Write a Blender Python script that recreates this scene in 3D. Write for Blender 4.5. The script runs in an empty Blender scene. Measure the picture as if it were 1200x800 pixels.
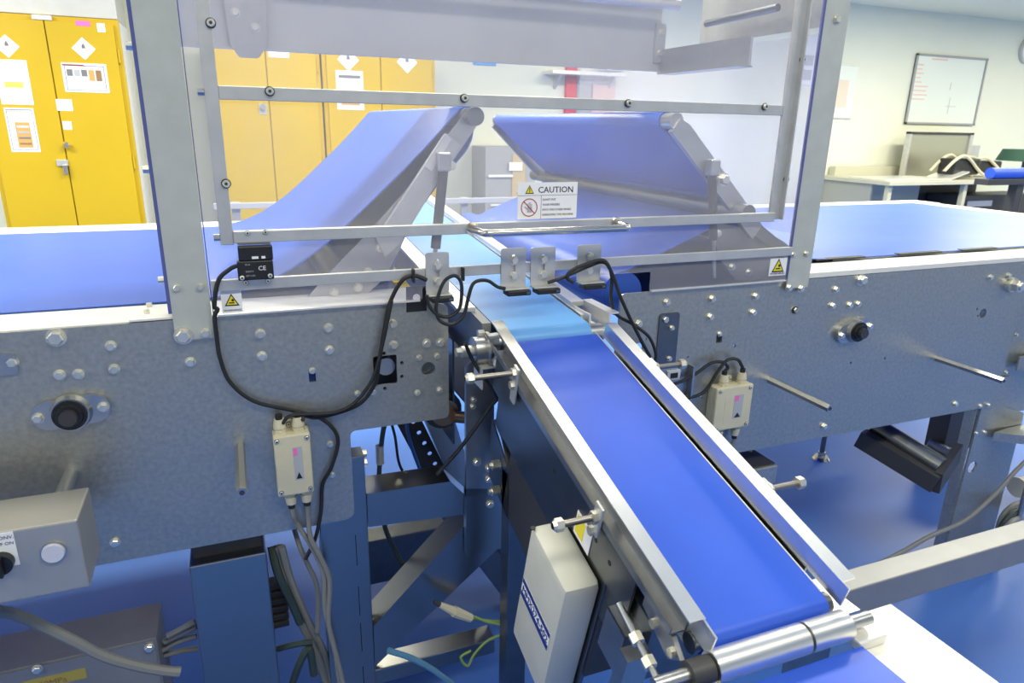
import bpy, bmesh, math, random
from mathutils import Vector, Matrix
random.seed(7)
PI = math.pi
sc = bpy.context.scene
col = sc.collection

# ------------------------------------------------------------------ camera
F = 808.0
CAM = Vector((0.0, -1.2, 1.27))
up = -Vector((-50, -2570, F)).normalized()
xd = Vector((2100, 213, F)).normalized()
xd = (xd - up * xd.dot(up)).normalized()
yd = xd.cross(up) * -1
if yd.z < 0: yd = -yd
# rows = world axes written in camera terms (right, up, forward)
RIGHT = Vector((xd.x, yd.x, up.x)); UPV = Vector((xd.y, yd.y, up.y)); FWD = Vector((xd.z, yd.z, up.z))
cd = bpy.data.cameras.new('camera'); cam = bpy.data.objects.new('camera', cd); col.objects.link(cam)
cd.sensor_width = 36.0; cd.lens = F / 1200 * 36.0; cd.clip_start = 0.02; cd.clip_end = 60
m = Matrix.Identity(4)
for i in range(3):
    m[i][0] = RIGHT[i]; m[i][1] = UPV[i]; m[i][2] = -FWD[i]; m[i][3] = CAM[i]
cam.matrix_world = m
cd.dof.use_dof = True; cd.dof.focus_distance = 1.35; cd.dof.aperture_fstop = 9.0
sc.camera = cam
# ------------------------------------------------------------------ light
sc.view_settings.view_transform = 'Standard'; sc.view_settings.look = 'None'
sc.view_settings.exposure = 0.14; sc.view_settings.gamma = 1.0; sc.view_settings.use_curve_mapping = False
wd = bpy.data.worlds.new('world'); sc.world = wd; wd.use_nodes = True
wd.node_tree.nodes['Background'].inputs[0].default_value = (.9, .95, 1, 1)
wd.node_tree.nodes['Background'].inputs[1].default_value = 0.3
CEIL = 2.53
def area(x, y, sx, sy, p, c=(1, .95, .73)):
    l = bpy.data.lights.new('ceiling_lamp', 'AREA'); l.shape = 'RECTANGLE'; l.size = sx; l.size_y = sy
    l.energy = p; l.color = c
    o = bpy.data.objects.new('ceiling_lamp', l); col.objects.link(o); o.location = (x, y, CEIL - .03)
for x in (-2.2, .6, 3.4, 6.2, 9.0):
    for y in (-1.5, .8, 2.7):
        area(x, y, 1.5, .35, {-1.5: 30, .8: 50, 2.7: 68}[y])

def ray(px, py):
    return RIGHT * (px - 600) + UPV * (400 - py) + FWD * F
def W(px, py, y=0.0):        # point of the vertical plane y = const that the photograph shows at (px, py)
    r = ray(px, py); return CAM + r * ((y - CAM.y) / r.y)
def WZ(px, py, z):
    r = ray(px, py); return CAM + r * ((z - CAM.z) / r.z)
def WX(px, py, x):
    r = ray(px, py); return CAM + r * ((x - CAM.x) / r.x)

# ------------------------------------------------------------------ materials
def mat(name, c, rough=.5, metal=0., noise=0., nscale=20., rvar=0., bump=0., stretch=None, emit=None, coat=0., spec=.5, bscale=None):
    m = bpy.data.materials.new(name); m.use_nodes = True
    nt = m.node_tree; b = nt.nodes['Principled BSDF']
    b.inputs['Base Color'].default_value = (*c, 1); b.inputs['Roughness'].default_value = rough
    b.inputs['Metallic'].default_value = metal; b.inputs['Coat Weight'].default_value = coat
    b.inputs['Specular IOR Level'].default_value = spec
    if emit: b.inputs['Emission Color'].default_value = (*c, 1); b.inputs['Emission Strength'].default_value = emit
    if noise or rvar or bump:
        tc = nt.nodes.new('ShaderNodeNewGeometry'); mp = nt.nodes.new('ShaderNodeMapping')
        nt.links.new(tc.outputs['Position'], mp.inputs['Vector'])
        if stretch: mp.inputs['Scale'].default_value = stretch
        n = nt.nodes.new('ShaderNodeTexNoise'); n.inputs['Scale'].default_value = nscale; n.inputs['Detail'].default_value = 5
        nt.links.new(mp.outputs[0], n.inputs['Vector'])
        if noise:
            r = nt.nodes.new('ShaderNodeMapRange'); r.inputs[1].default_value = .3; r.inputs[2].default_value = .7
            r.inputs[3].default_value = 1 - noise; r.inputs[4].default_value = 1 + noise
            nt.links.new(n.outputs['Fac'], r.inputs[0])
            mx = nt.nodes.new('ShaderNodeMix'); mx.data_type = 'RGBA'; mx.blend_type = 'MULTIPLY'; mx.inputs[0].default_value = 1
            mx.inputs[6].default_value = (*c, 1); nt.links.new(r.outputs[0], mx.inputs[7])
            nt.links.new(mx.outputs[2], b.inputs['Base Color'])
        if rvar:
            r2 = nt.nodes.new('ShaderNodeMapRange'); r2.inputs[1].default_value = .3; r2.inputs[2].default_value = .7
            r2.inputs[3].default_value = max(.02, rough - rvar); r2.inputs[4].default_value = rough + rvar
            nt.links.new(n.outputs['Fac'], r2.inputs[0]); nt.links.new(r2.outputs[0], b.inputs['Roughness'])
        if bump:
            bp = nt.nodes.new('ShaderNodeBump'); bp.inputs['Strength'].default_value = bump; bp.inputs['Distance'].default_value = .002
            n2 = n
            if bscale:
                n2 = nt.nodes.new('ShaderNodeTexNoise'); n2.inputs['Scale'].default_value = bscale; nt.links.new(mp.outputs[0], n2.inputs['Vector'])
            nt.links.new(n2.outputs['Fac'], bp.inputs['Height']); nt.links.new(bp.outputs[0], b.inputs['Normal'])
    return m
M = {}
M['galv'] = mat('galvanised_steel', (.42, .425, .40), .42, .8, .12, 120, .06)
M['bolt'] = mat('zinc_bolt', (.80, .77, .66), .32, .9, .1, 60)
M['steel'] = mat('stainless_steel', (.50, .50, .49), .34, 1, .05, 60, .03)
M['brushed'] = mat('brushed_stainless', (.46, .44, .40), .36, .5, .05, 10, .02)
M['ssteel'] = mat('stand_stainless', (.36, .36, .35), .28, 1)
M['studm'] = mat('dull_stud_steel', (.34, .31, .28), .35, 1)
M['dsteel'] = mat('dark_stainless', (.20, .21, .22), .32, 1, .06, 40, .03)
M['chrome'] = mat('chrome', (.72, .67, .58), .16, 1)
M['post'] = mat('grey_painted_steel', (.50, .52, .49), .5, .15, .05, 30, 0, .05)
M['alu'] = mat('aluminium_bar', (.58, .58, .57), .42, .6, .06, 30)
M['rail'] = mat('polished_rail', (.80, .79, .75), .33, 1, .04, 20)
M['hood'] = mat('pale_grey_hood', (.60, .60, .58), .5, .2, .04, 10)
M['panelg'] = mat('grey_panel_steel', (.27, .27, .28), .45, .4, .05, 20)
M['alul'] = mat('light_aluminium', (.80, .79, .76), .38, .55, .05, 12)
M['belt'] = mat('blue_belt', (.026, .095, .60), .38, 0, .05, 7, .02)
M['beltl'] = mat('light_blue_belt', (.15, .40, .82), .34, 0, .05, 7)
M['beltd'] = mat('blue_belt_grained', (.055, .140, .60), .36, 0, .04, 5, .02, spec=.36)
M['plastic'] = mat('cream_plastic', (.80, .79, .73), .45, 0, .03, 8)
M['box'] = mat('beige_box_plastic', (.66, .61, .44), .45, 0, .03, 30)
M['boxg'] = mat('grey_cast_box', (.55, .55, .50), .45, 0, .05, 12, bump=.05)
M['black'] = mat('black_plastic', (.012, .012, .014), .4)
M['rubber'] = mat('black_rubber', (.015, .016, .018), .55)
M['dark'] = mat('dark_paint', (.05, .05, .055), .5, .2)
M['gcable'] = mat('grey_cable', (.21, .215, .21), .5)
M['gncable'] = mat('green_yellow_wire', (.28, .42, .10), .5)
M['blcable'] = mat('blue_wire', (.02, .10, .38), .4)
M['phose'] = mat('pale_blue_hose', (.10, .26, .42), .4)
M['dgcable'] = mat('dark_green_cable', (.03, .05, .05), .5)
M['white'] = mat('white_label', (.88, .88, .90), .5)
M['paper'] = mat('white_paper', (.86, .86, .90), .7)
M['btn'] = mat('pale_button', (.62, .62, .72), .35)
M['yellow'] = mat('yellow_cabinet_paint', (.58, .385, .006), .45, 0, .03, 3)
M['ylab'] = mat('yellow_label', (.85, .70, .02), .5)
M['ytape'] = mat('faded_yellow_label', (.42, .34, .07), .6)
M['ink'] = mat('black_ink', (.012, .012, .015), .6)
M['inkg'] = mat('grey_ink', (.18, .18, .2), .6)
M['inkl'] = mat('light_grey_ink', (.45, .46, .50), .6)
M['inkred'] = mat('red_ink', (.45, .03, .03), .6)
M['inkpale'] = mat('faded_red_ink', (.80, .50, .42), .6)
M['peach'] = mat('pale_peach_print', (.82, .68, .54), .6)
M['navy'] = mat('navy_print', (.01, .03, .22), .5)
M['pink'] = mat('pink_label', (.90, .18, .55), .6)
M['lime'] = mat('lime_highlight', (.62, .80, .12), .6)
M['orange'] = mat('orange_print', (.62, .36, .12), .6)
M['brown'] = mat('brown_print', (.30, .17, .08), .6)
M['wall'] = mat('cream_wall_paint', (.80, .80, .66), .7, 0, .02, 1.5)
M['wallw'] = mat('white_wall_paint', (.82, .82, .80), .7)
M['ceil'] = mat('white_ceiling', (.88, .86, .70), .8)
M['floor'] = mat('blue_epoxy_floor', (.055, .165, .56), .40, 0, .06, 1.6, .05, spec=.35)
M['bench'] = mat('cream_worktop', (.56, .54, .42), .4)
M['benchg'] = mat('grey_panel', (.40, .40, .36), .5)
M['wb'] = mat('whiteboard_face', (.80, .83, .74), .25)
M['mirror'] = mat('dull_steel_panel', (.48, .47, .38), .35, .8)
M['skyblue'] = mat('blue_sign', (.10, .38, .85), .5)
M['red'] = mat('red_sign_paint', (.72, .05, .09), .5)
M['greybin'] = mat('grey_noticeboard', (.36, .36, .36), .6)
M['tan'] = mat('tan_card', (.55, .42, .22), .7)
M['copper'] = mat('bronze_metal', (.42, .27, .16), .35, 1)
M['green'] = mat('dark_green_fabric', (.01, .05, .03), .8)
def acrylic(name, tint, haze):
    m = bpy.data.materials.new(name); m.use_nodes = True; nt = m.node_tree
    for n in list(nt.nodes): nt.nodes.remove(n)
    out = nt.nodes.new('ShaderNodeOutputMaterial')
    tr = nt.nodes.new('ShaderNodeBsdfTransparent'); tr.inputs[0].default_value = (*tint, 1)
    gl = nt.nodes.new('ShaderNodeBsdfGlossy'); gl.inputs['Roughness'].default_value = .12; gl.inputs[0].default_value = (1, 1, 1, 1)
    df = nt.nodes.new('ShaderNodeBsdfDiffuse'); df.inputs[0].default_value = (.86, .85, .93, 1)
    lw = nt.nodes.new('ShaderNodeLayerWeight'); lw.inputs[0].default_value = .5
    pw = nt.nodes.new('ShaderNodeMath'); pw.operation = 'POWER'; pw.inputs[1].default_value = 5
    fr = nt.nodes.new('ShaderNodeMath'); fr.operation = 'MULTIPLY_ADD'; fr.inputs[1].default_value = .95; fr.inputs[2].default_value = .04
    nt.links.new(lw.outputs['Facing'], pw.inputs[0]); nt.links.new(pw.outputs[0], fr.inputs[0])
    a = nt.nodes.new('ShaderNodeMixShader'); b = nt.nodes.new('ShaderNodeMixShader')
    geo = nt.nodes.new('ShaderNodeNewGeometry')
    no = nt.nodes.new('ShaderNodeTexNoise'); no.inputs['Scale'].default_value = 3.5; no.inputs['Detail'].default_value = 4
    nt.links.new(geo.outputs['Position'], no.inputs['Vector'])
    mr = nt.nodes.new('ShaderNodeMapRange'); mr.inputs[1].default_value = .3; mr.inputs[2].default_value = .7
    mr.inputs[3].default_value = haze * .6; mr.inputs[4].default_value = haze * 1.4
    nt.links.new(no.outputs['Fac'], mr.inputs[0])
    nt.links.new(mr.outputs[0], a.inputs[0]); nt.links.new(tr.outputs[0], a.inputs[1]); nt.links.new(df.outputs[0], a.inputs[2])
    nt.links.new(fr.outputs[0], b.inputs[0]); nt.links.new(a.outputs[0], b.inputs[1]); nt.links.new(gl.outputs[0], b.inputs[2])
    nt.links.new(b.outputs[0], out.inputs['Surface'])
    return m
M['acrylic'] = acrylic('clear_acrylic_painted_haze', (.955, .955, .985), .11)  # pale diffuse haze stands in for the room reflected in the panel
M['acredge'] = mat('acrylic_edge_blue', (.10, .12, .34), .3)

# ------------------------------------------------------------------ builders
WMAT = {}
class MB:
    def __init__(s, frame=None): s.v = []; s.f = []; s.fr = frame
    def add(s, vs, fs):
        n = len(s.v); s.v += [Vector(p) for p in vs]; s.f += [[i + n for i in f] for f in fs]; return s
    def box(s, x0, x1, y0, y1, z0, z1, b=0.):
        bm = bmesh.new(); bmesh.ops.create_cube(bm, size=1)
        for v in bm.verts:
            v.co = Vector(((x0 + x1) / 2 + v.co.x * (x1 - x0), (y0 + y1) / 2 + v.co.y * (y1 - y0), (z0 + z1) / 2 + v.co.z * (z1 - z0)))
        if b: bmesh.ops.bevel(bm, geom=bm.edges[:], offset=b, segments=2, profile=.5, affect='EDGES')
        bm.verts.index_update(); s.add([v.co for v in bm.verts], [[v.index for v in f.verts] for f in bm.faces]); bm.free(); return s
    def prism(s, pts, axis, a, b):    # pts: 2D outline; axis: the direction it is extruded along, from a to b
        def P(p, t):
            return {'y': (p[0], t, p[1]), 'x': (t, p[0], p[1]), 'z': (p[0], p[1], t)}[axis]
        n = len(pts)
        return s.add([P(p, a) for p in pts] + [P(p, b) for p in pts],
                     [list(range(n))[::-1], list(range(n, 2 * n))] + [[i, (i + 1) % n, n + (i + 1) % n, n + i] for i in range(n)])
    def cyl(s, p0, p1, r, n=16, r1=None, caps=True):
        p0 = Vector(p0); p1 = Vector(p1); d = (p1 - p0).normalized(); r1 = r if r1 is None else r1
        a = d.orthogonal().normalized(); c = d.cross(a)
        vs = [p0 + (a * math.cos(2 * PI * i / n) + c * math.sin(2 * PI * i / n)) * r for i in range(n)]
        vs += [p1 + (a * math.cos(2 * PI * i / n) + c * math.sin(2 * PI * i / n)) * r1 for i in range(n)]
        fs = [[i, (i + 1) % n, n + (i + 1) % n, n + i] for i in range(n)]
        if caps: fs += [list(range(n))[::-1], list(range(n, 2 * n))]
        return s.add(vs, fs)
    def tube(s, path, r, n=8, smooth=6):
        P = [Vector(p) for p in path]
        if smooth and len(P) > 2:
            Q = [P[0] * 2 - P[1]] + P + [P[-1] * 2 - P[-2]]; out = []
            for i in range(1, len(Q) - 2):
                for k in range(smooth):
                    t = k / smooth; a, b, c, d = Q[i - 1], Q[i], Q[i + 1], Q[i + 2]
                    out.append(.5 * ((2 * b) + (c - a) * t + (2 * a - 5 * b + 4 * c - d) * t * t + (3 * b - a - 3 * c + d) * t ** 3))
            P = out + [P[-1]]
        vs = []; fs = []; prev = None
        for i, p in enumerate(P):
            d = (P[min(i + 1, len(P) - 1)] - P[max(i - 1, 0)]).normalized()
            a = d.orthogonal().normalized() if prev is None else (prev - d * prev.dot(d)).normalized()
            prev = a; c = d.cross(a)
            vs += [p + (a * math.cos(2 * PI * k / n) + c * math.sin(2 * PI * k / n)) * r for k in range(n)]
        for i in range(len(P) - 1):
            for k in range(n): fs.append([i * n + k, i * n + (k + 1) % n, (i + 1) * n + (k + 1) % n, (i + 1) * n + k])
        fs += [list(range(n))[::-1], [(len(P) - 1) * n + k for k in range(n)]]
        return s.add(vs, fs)
    def sheet(s, prof, y0, y1, t):    # a strip of thickness t whose x-z profile is prof, from y0 to y1
        n = len(prof); P = [Vector((p[0], p[1])) for p in prof]; N = []
        for i in range(n):
            d = (P[min(i + 1, n - 1)] - P[max(i - 1, 0)]).normalized(); N.append(Vector((d.y, -d.x)))
        Q = [P[i] + N[i] * t for i in range(n)]
        vs = [(p.x, y, p.y) for y in (y0, y1) for L in (P, Q) for p in L]; fs = []
        for i in range(n - 1):
            fs += [[i, i + 1, 2 * n + i + 1, 2 * n + i], [n + i + 1, n + i, 3 * n + i, 3 * n + i + 1],
                   [i + 1, i, n + i, n + i + 1], [2 * n + i, 2 * n + i + 1, 3 * n + i + 1, 3 * n + i]]
        fs += [[0, 2 * n, 3 * n, n], [n - 1, 2 * n - 1, 4 * n - 1, 3 * n - 1]]
        return s.add(vs, fs)
    def build(s, name, m, parent=None, smooth=False, kind=None):
        vs = [s.fr @ v for v in s.v] if s.fr else s.v
        lo = Vector([min(v[i] for v in vs) for i in range(3)]); hi = Vector([max(v[i] for v in vs) for i in range(3)])
        o0 = Vector(((lo.x + hi.x) / 2, (lo.y + hi.y) / 2, lo.z))
        me = bpy.data.meshes.new(name); me.from_pydata([v - o0 for v in vs], [], s.f)
        bm = bmesh.new(); bm.from_mesh(me); bmesh.ops.recalc_face_normals(bm, faces=bm.faces); bm.to_mesh(me); bm.free()
        return place(name, me, M[m] if isinstance(m, str) else m, o0, parent, smooth, kind)
def place(name, me, m, at, parent=None, smooth=False, kind=None):
    if m and not len(me.materials): me.materials.append(m)
    if smooth:
        for p in me.polygons: p.use_smooth = True
        try: me.set_sharp_from_angle(angle=math.radians(40))
        except Exception: pass
    o = bpy.data.objects.new(name, me); col.objects.link(o)
    setpar(o, Matrix.Translation(at), parent)
    if kind: o['kind'] = kind
    return o
def setpar(o, w, parent):
    WMAT[o.name] = w
    if parent: o.parent = parent; o.matrix_basis = WMAT[parent.name].inverted() @ w
    else: o.matrix_basis = w
def tag(o, label, cat, group=None):
    o['label'] = label; o['category'] = cat
    if group: o['group'] = group
    return o
def thing(name, label, cat, loc, group=None):
    o = bpy.data.objects.new(name, None); o.empty_display_size = .05; col.objects.link(o); setpar(o, Matrix.Translation(loc), None)
    return tag(o, label, cat, group)
def rpoly(pts, r, seg=4):
    out = []; n = len(pts)
    for i in range(n):
        a, b, c = Vector(pts[i - 1]), Vector(pts[i]), Vector(pts[(i + 1) % n])
        u, w = (a - b), (c - b); rr = min(r, u.length / 2.2, w.length / 2.2); u.normalize(); w.normalize()
        p, q = b + u * rr, b + w * rr
        for k in range(seg + 1):
            t = k / seg; out.append(tuple((1 - t) ** 2 * p + 2 * t * (1 - t) * b + t * t * q))
    return out
def circ(x, z, r, n=20): return [(x + r * math.cos(2 * PI * i / n), z + r * math.sin(2 * PI * i / n)) for i in range(n)]
def plate(name, outer, holes, y0, th, m, parent):       # flat plate in x-z with real openings
    cu = bpy.data.curves.new('outline', 'CURVE'); cu.dimensions = '2D'; cu.fill_mode = 'BOTH'; cu.extrude = th / 2
    for pts in [outer] + holes:
        sp = cu.splines.new('POLY'); sp.points.add(len(pts) - 1); sp.use_cyclic_u = True
        for i, p in enumerate(pts): sp.points[i].co = (p[0], p[1], 0, 1)
    t = bpy.data.objects.new('outline', cu); col.objects.link(t)
    me = bpy.data.meshes.new_from_object(t.evaluated_get(bpy.context.evaluated_depsgraph_get()))
    bpy.data.objects.remove(t); bpy.data.curves.remove(cu)
    mb = MB(); mb.add([(v.co.x, y0 + th / 2 - v.co.z, v.co.y) for v in me.vertices], [list(p.vertices) for p in me.polygons])
    return mb.build(name, m, parent)
def text(name, body, m, R, at, size, parent, align='LEFT', th=.0004, sx=1.0):
    cu = bpy.data.curves.new('t', 'FONT'); cu.body = body; cu.size = size; cu.align_x = align; cu.extrude = th; cu.resolution_u = 2
    t = bpy.data.objects.new('t', cu); col.objects.link(t)
    me = bpy.data.meshes.new_from_object(t.evaluated_get(bpy.context.evaluated_depsgraph_get()))
    bpy.data.objects.remove(t); bpy.data.curves.remove(cu)
    T = Matrix.Translation(at) @ R.to_4x4()
    mb = MB(); mb.add([T @ Vector((v.co.x * sx, v.co.y, v.co.z)) for v in me.vertices], [list(p.vertices) for p in me.polygons])
    return mb.build(name, m, parent)
FRONT = Matrix(((1, 0, 0), (0, 0, -1), (0, 1, 0)))     # lettering that faces the camera side (-y)

# shared fasteners, heads pointing to -y
def make_bolt(r, h, wr, wh=.0016, sock=False):
    mb = MB(); mb.cyl((0, 0, 0), (0, -wh, 0), wr, 16)
    n = 6 if not sock else 14
    mb.cyl((0, -wh, 0), (0, -wh - h * .8, 0), r, n); mb.cyl((0, -wh - h * .8, 0), (0, -wh - h, 0), r, n, r * .82)
    if sock: mb.cyl((0, -wh - h, 0), (0, -wh - h - .0006, 0), r * .45, 6)
    me = bpy.data.meshes.new('bolt'); me.from_pydata(mb.v, [], mb.f)
    bm = bmesh.new(); bm.from_mesh(me); bmesh.ops.recalc_face_normals(bm, faces=bm.faces); bm.to_mesh(me); bm.free()
    me.materials.append(M['bolt'])
    if sock:
        me.materials.append(M['dark'])
        for p in me.polygons:
            if max(v for v in p.vertices) < 32 or min(v for v in p.vertices) >= 32 + 4 * n: p.material_index = 1
    return me
BOLT = {'s': make_bolt(.0050, .005, .0062), 'm': make_bolt(.0074, .006, .0088), 'l': make_bolt(.0115, .010, .0145, .002),
        'cap': make_bolt(.0058, .005, .0074, .0014, True), 'scr': make_bolt(.0036, .0022, .0042, .0006, True)}
def bolt(kind, at, parent, name='bolt'):
    return place(name, BOLT[kind], None, Vector(at), parent)

# ------------------------------------------------------------------ the room
def struct(name, mb, m):
    o = mb.build(name, m); o['kind'] = 'structure'; return o
X0, X1, YB, YF = -4.2, 11.0, 4.8, -4.6
struct('floor', MB().box(X0, X1, YF, YB, -.05, 0), 'floor')
struct('ceiling', MB().box(X0, X1, YF, YB, CEIL, CEIL + .05), 'ceil')
struct('wall_back', MB().box(X0, X1, YB, YB + .08, 0, CEIL), 'wall')
struct('wall_left', MB().box(X0 - .08, X0, YF, YB, 0, CEIL), 'wallw')
struct('wall_right', MB().box(X1, X1 + .08, YF, YB, 0, CEIL), 'wall')
struct('wall_front', MB().box(X0, X1, YF - .08, YF, 0, CEIL), 'wallw')

# ------------------------------------------------------------------ left belt conveyor
def cat(P, k=6):
    P = [Vector(p) for p in P]; Q = [P[0] * 2 - P[1]] + P + [P[-1] * 2 - P[-2]]; out = []
    for i in range(1, len(Q) - 2):
        for j in range(k):
            t = j / k; a, b, c, d = Q[i - 1], Q[i], Q[i + 1], Q[i + 2]
            out.append(tuple(.5 * ((2 * b) + (c - a) * t + (2 * a - 5 * b + 4 * c - d) * t * t + (3 * b - a - 3 * c + d) * t ** 3)))
    return out + [tuple(P[-1])]
def arc(cx, cz, r, a0, a1, n=8):
    return [(cx + r * math.cos(math.radians(a0 + (a1 - a0) * i / n)), cz + r * math.sin(math.radians(a0 + (a1 - a0) * i / n))) for i in range(n + 1)]
TOP = .960
def flange_bearing(x, z, ang, parent, sc_=1.0):
    fb = MB(); ca, sa = math.cos(math.radians(ang)), math.sin(math.radians(ang))
    def R(p): return (x + p[0] * ca - p[1] * sa, z + p[0] * sa + p[1] * ca)
    pts = []
    for i in range(36):
        a = 2 * PI * i / 36; rr = .031 if abs(math.cos(a)) < .8 else 0
        pts.append((math.cos(a), math.sin(a)))
    out = []
    for c, s_ in pts:      # rhombic two-bolt housing
        r = .030 + .028 * max(0, abs(c) - .62) ** 1.2 / .38 ** 1.2 * .9
        out.append(R((c * r, s_ * r)))
    fb.prism(out, 'y', 0, -.011)
    fb.cyl((x, -.011, z), (x, -.022, z), .0300, 28, .0270)
    b = fb.build('flange_bearing', 'steel', parent, True)
    MB().cyl((x, -.0221, z), (x, -.025, z), .0245, 24).cyl((x, -.025, z), (x, -.030, z), .020, 24, .0185).build('bearing_seal', 'black', b, True)
    MB().cyl((x, -.030, z), (x, -.040, z), .0125, 20).build('shaft_end', 'dark', b, True)
    for sgn in (-1, 1):
        p = R((sgn * .045, 0)); bolt('m', (p[0], -.011, p[1]), b)
    return b
def hexrod(p, length, parent, r=.0085, name='hex_rod', n=6, m='steel'):
    mb = MB().cyl((p.x, 0, p.z), (p.x, -length, p.z), r, n)
    o = mb.build(name, m, parent)
    MB().cyl((p.x, -length, p.z), (p.x, -length - .0008, p.z), r * .5, 8).build('threaded_hole', 'dark', o)
    return o
cl = thing('belt_conveyor', 'belt conveyor with blue belt and galvanised side plate left of the clear cover', 'conveyor', (-.4, .5, 0))
pl = rpoly([(-1.6, .535), (.150, .535), (.163, .545), (.163, .7195), (.355, .7195), (.355, .948), (.30, .958), (-1.6, .958)], .012)
q = [W(437, 418), W(466, 417), W(466, 449), W(438, 450)]
sq = rpoly([(q[0].x, q[0].z), (q[0].x, q[2].z), (q[2].x, q[2].z), (q[2].x, q[0].z)], .004)
h = W(502, 432)
holes = [sq, circ(h.x, h.z, .0135)]
for a in ((450, 414), (451, 455), (471, 425), (471, 441)):
    w = W(*a); holes.append(circ(w.x, w.z, .0035, 10))
w = W(366, 440); holes.append([(w.x - .006, w.z - .012), (w.x - .006, w.z + .012), (w.x + .006, w.z + .012), (w.x + .006, w.z - .012)])
spl = plate('side_plate', pl, holes, 0, .006, 'galv', cl)
for k, L in {'l': [(66, 395)], 'm': [(130, 405), (134, 432), (70, 439), (92, 438), (223, 424), (305, 391), (307, 417), (385, 384), (386, 410), (460, 379), (461, 404), (135, 635), (15, 424), (500, 402), (516, 401)],
             's': [(366, 434), (491, 419), (512, 417), (419, 461), (489, 460), (515, 457), (387, 520), (389, 556), (437, 459)]}.items():
    for a in L: bolt(k, W(*a), spl)
w = W(85, 480); flange_bearing(w.x, w.z, 4, cl)
# long slotted bracket at the photo's left rim
a, b = W(0, 414), W(23, 437)
plate('slotted_bracket', rpoly([(a.x - .06, b.z), (b.x, b.z), (b.x, a.z), (a.x - .06, a.z)], .006), [rpoly([(a.x - .05, b.z + .012), (b.x - .026, b.z + .012), (b.x - .026, a.z - .010), (a.x - .05, a.z - .010)], .004)], -.004, .004, 'steel', cl)
hexrod(W(281, 523), .17, cl)
w = W(80, 540); MB().cyl((w.x, 0, .712), (w.x, -.0848, .712), .011, 16).build('mounting_rod', 'steel', cl, True)
w = W(15, 424)
prof = cat([(-1.6, TOP + .002), (-.6, TOP + .002), (-.12, TOP + .003), (-.02, .970), (.06, .995), (.14, 1.043), (.2, 1.092), (.265, 1.150), (.33, 1.210), (.385, 1.266), (.415, 1.298)], 5) \
    + arc(.430, 1.283, .019, 130, -25, 8) + cat([(.44, 1.24), (.425, 1.215), (.37, 1.155), (.31, 1.07), (.275, .985), (.262, .92)], 4) + arc(.222, .905, .04, 10, -90, 5) + [(-1.6, .865)]
MB().sheet(prof, .115, 1.04, .0025).build('belt', 'beltd', cl, True)
MB().box(-1.6, .0, .12, 1.035, .940, TOP - .002).build('slider_bed', 'steel', cl)
MB().box(-1.6, .345, .006, .112, TOP - .006, TOP - .0005, .001).build('edge_strip', 'plastic', cl)
MB().box(-1.6, .345, 1.045, 1.19, TOP - .006, TOP - .0005, .001).build('edge_strip', 'plastic', cl)
MB().prism(pl, 'y', 1.19, 1.196).build('side_plate', 'galv', cl)
MB().cyl((.430, .10, 1.283), (.430, 1.055, 1.283), .0165, 20).build('nose_roller', 'steel', cl, True)
MB().cyl((.222, .02, .905), (.222, 1.17, .905), .037, 20).build('drive_roller', 'dsteel', cl, True)
MB().cyl((-.266, .006, .825), (-.266, 1.19, .825), .03, 20).build('return_roller', 'dsteel', cl, True)
MB().cyl((h.x, .012, h.z), (h.x, 1.17, h.z), .012, 12).build('cross_bar', 'dsteel', cl, True)
w = W(452, 434); MB().cyl((w.x + .005, .02, w.z), (w.x + .005, 1.17, w.z), .017, 16).build('cross_bar', 'steel', cl, True)
MB().box(q[0].x - .02, q[2].x + .03, .055, .06, q[2].z - .03, q[0].z + .03).build('dark_hole_backing', 'dark', cl)  # dark backing added so the square hole looks shaded inside
w = W(366, 440); MB().box(w.x - .014, w.x + .014, .008, .012, w.z - .02, w.z + .02).build('dark_slot_backing', 'navy', cl)  # dark backing added behind the slot to hide the bright floor
for y0 in (.088, 1.06):       # the two cheeks that carry the rising nose
    ch = rpoly([(.10, .945), (.205, .945), (.255, .985), (.290, 1.045), (.300, 1.075), (.350, 1.145), (.440, 1.265), (.446, 1.285), (.425, 1.297), (.395, 1.262), (.31, 1.158), (.23, 1.075), (.14, .990)], .008)
    c = MB().prism(ch, 'y', y0, y0 + .006).build('nose_cheek', 'steel', cl)
    y2 = y0 - .018 if y0 < .5 else y0 + .006
    MB().prism([(.255, 1.03), (.285, 1.055), (.402, 1.233), (.376, 1.252), (.240, 1.065)], 'y', y2, y2 + .016).build('nose_arm', 'alu', c)
    if y0 < .5:
        MB().prism([(.345, 1.185), (.385, 1.243), (.372, 1.252), (.332, 1.196)], 'y', y2 - .004, y2).build('arm_cover', 'alul', c)
        for a in ((.385, 1.195), (.225, 1.000), (.250, 1.045), (.205, .972), (.16, .965)): bolt('m', (a[0], y0 - (.018 if a[1] > 1.1 else 0), a[1]), c)
        MB().cyl((.430, .062, 1.283), (.430, .088, 1.283), .0165, 20).build('roller_end', 'dsteel', c, True)
a, b = W(475, 338, .004), W(499, 357, .004)
cg = MB().box(a.x, b.x, -.0018, -.0002, b.z - .01, a.z + .004).build('cable_guide', 'black', cl); MB().cyl(((a.x + b.x) / 2, -.0018, (a.z + b.z) / 2), ((a.x + b.x) / 2, -.003, (a.z + b.z) / 2), .007, 10).build('guide_button', 'white', cg)
# small angle under the plate end
a = W(415, 470); MB().box(a.x - .005, a.x + .036, .007, .035, a.z - .028, a.z + .006, .001).build('corner_bracket', 'galv', cl)
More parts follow.
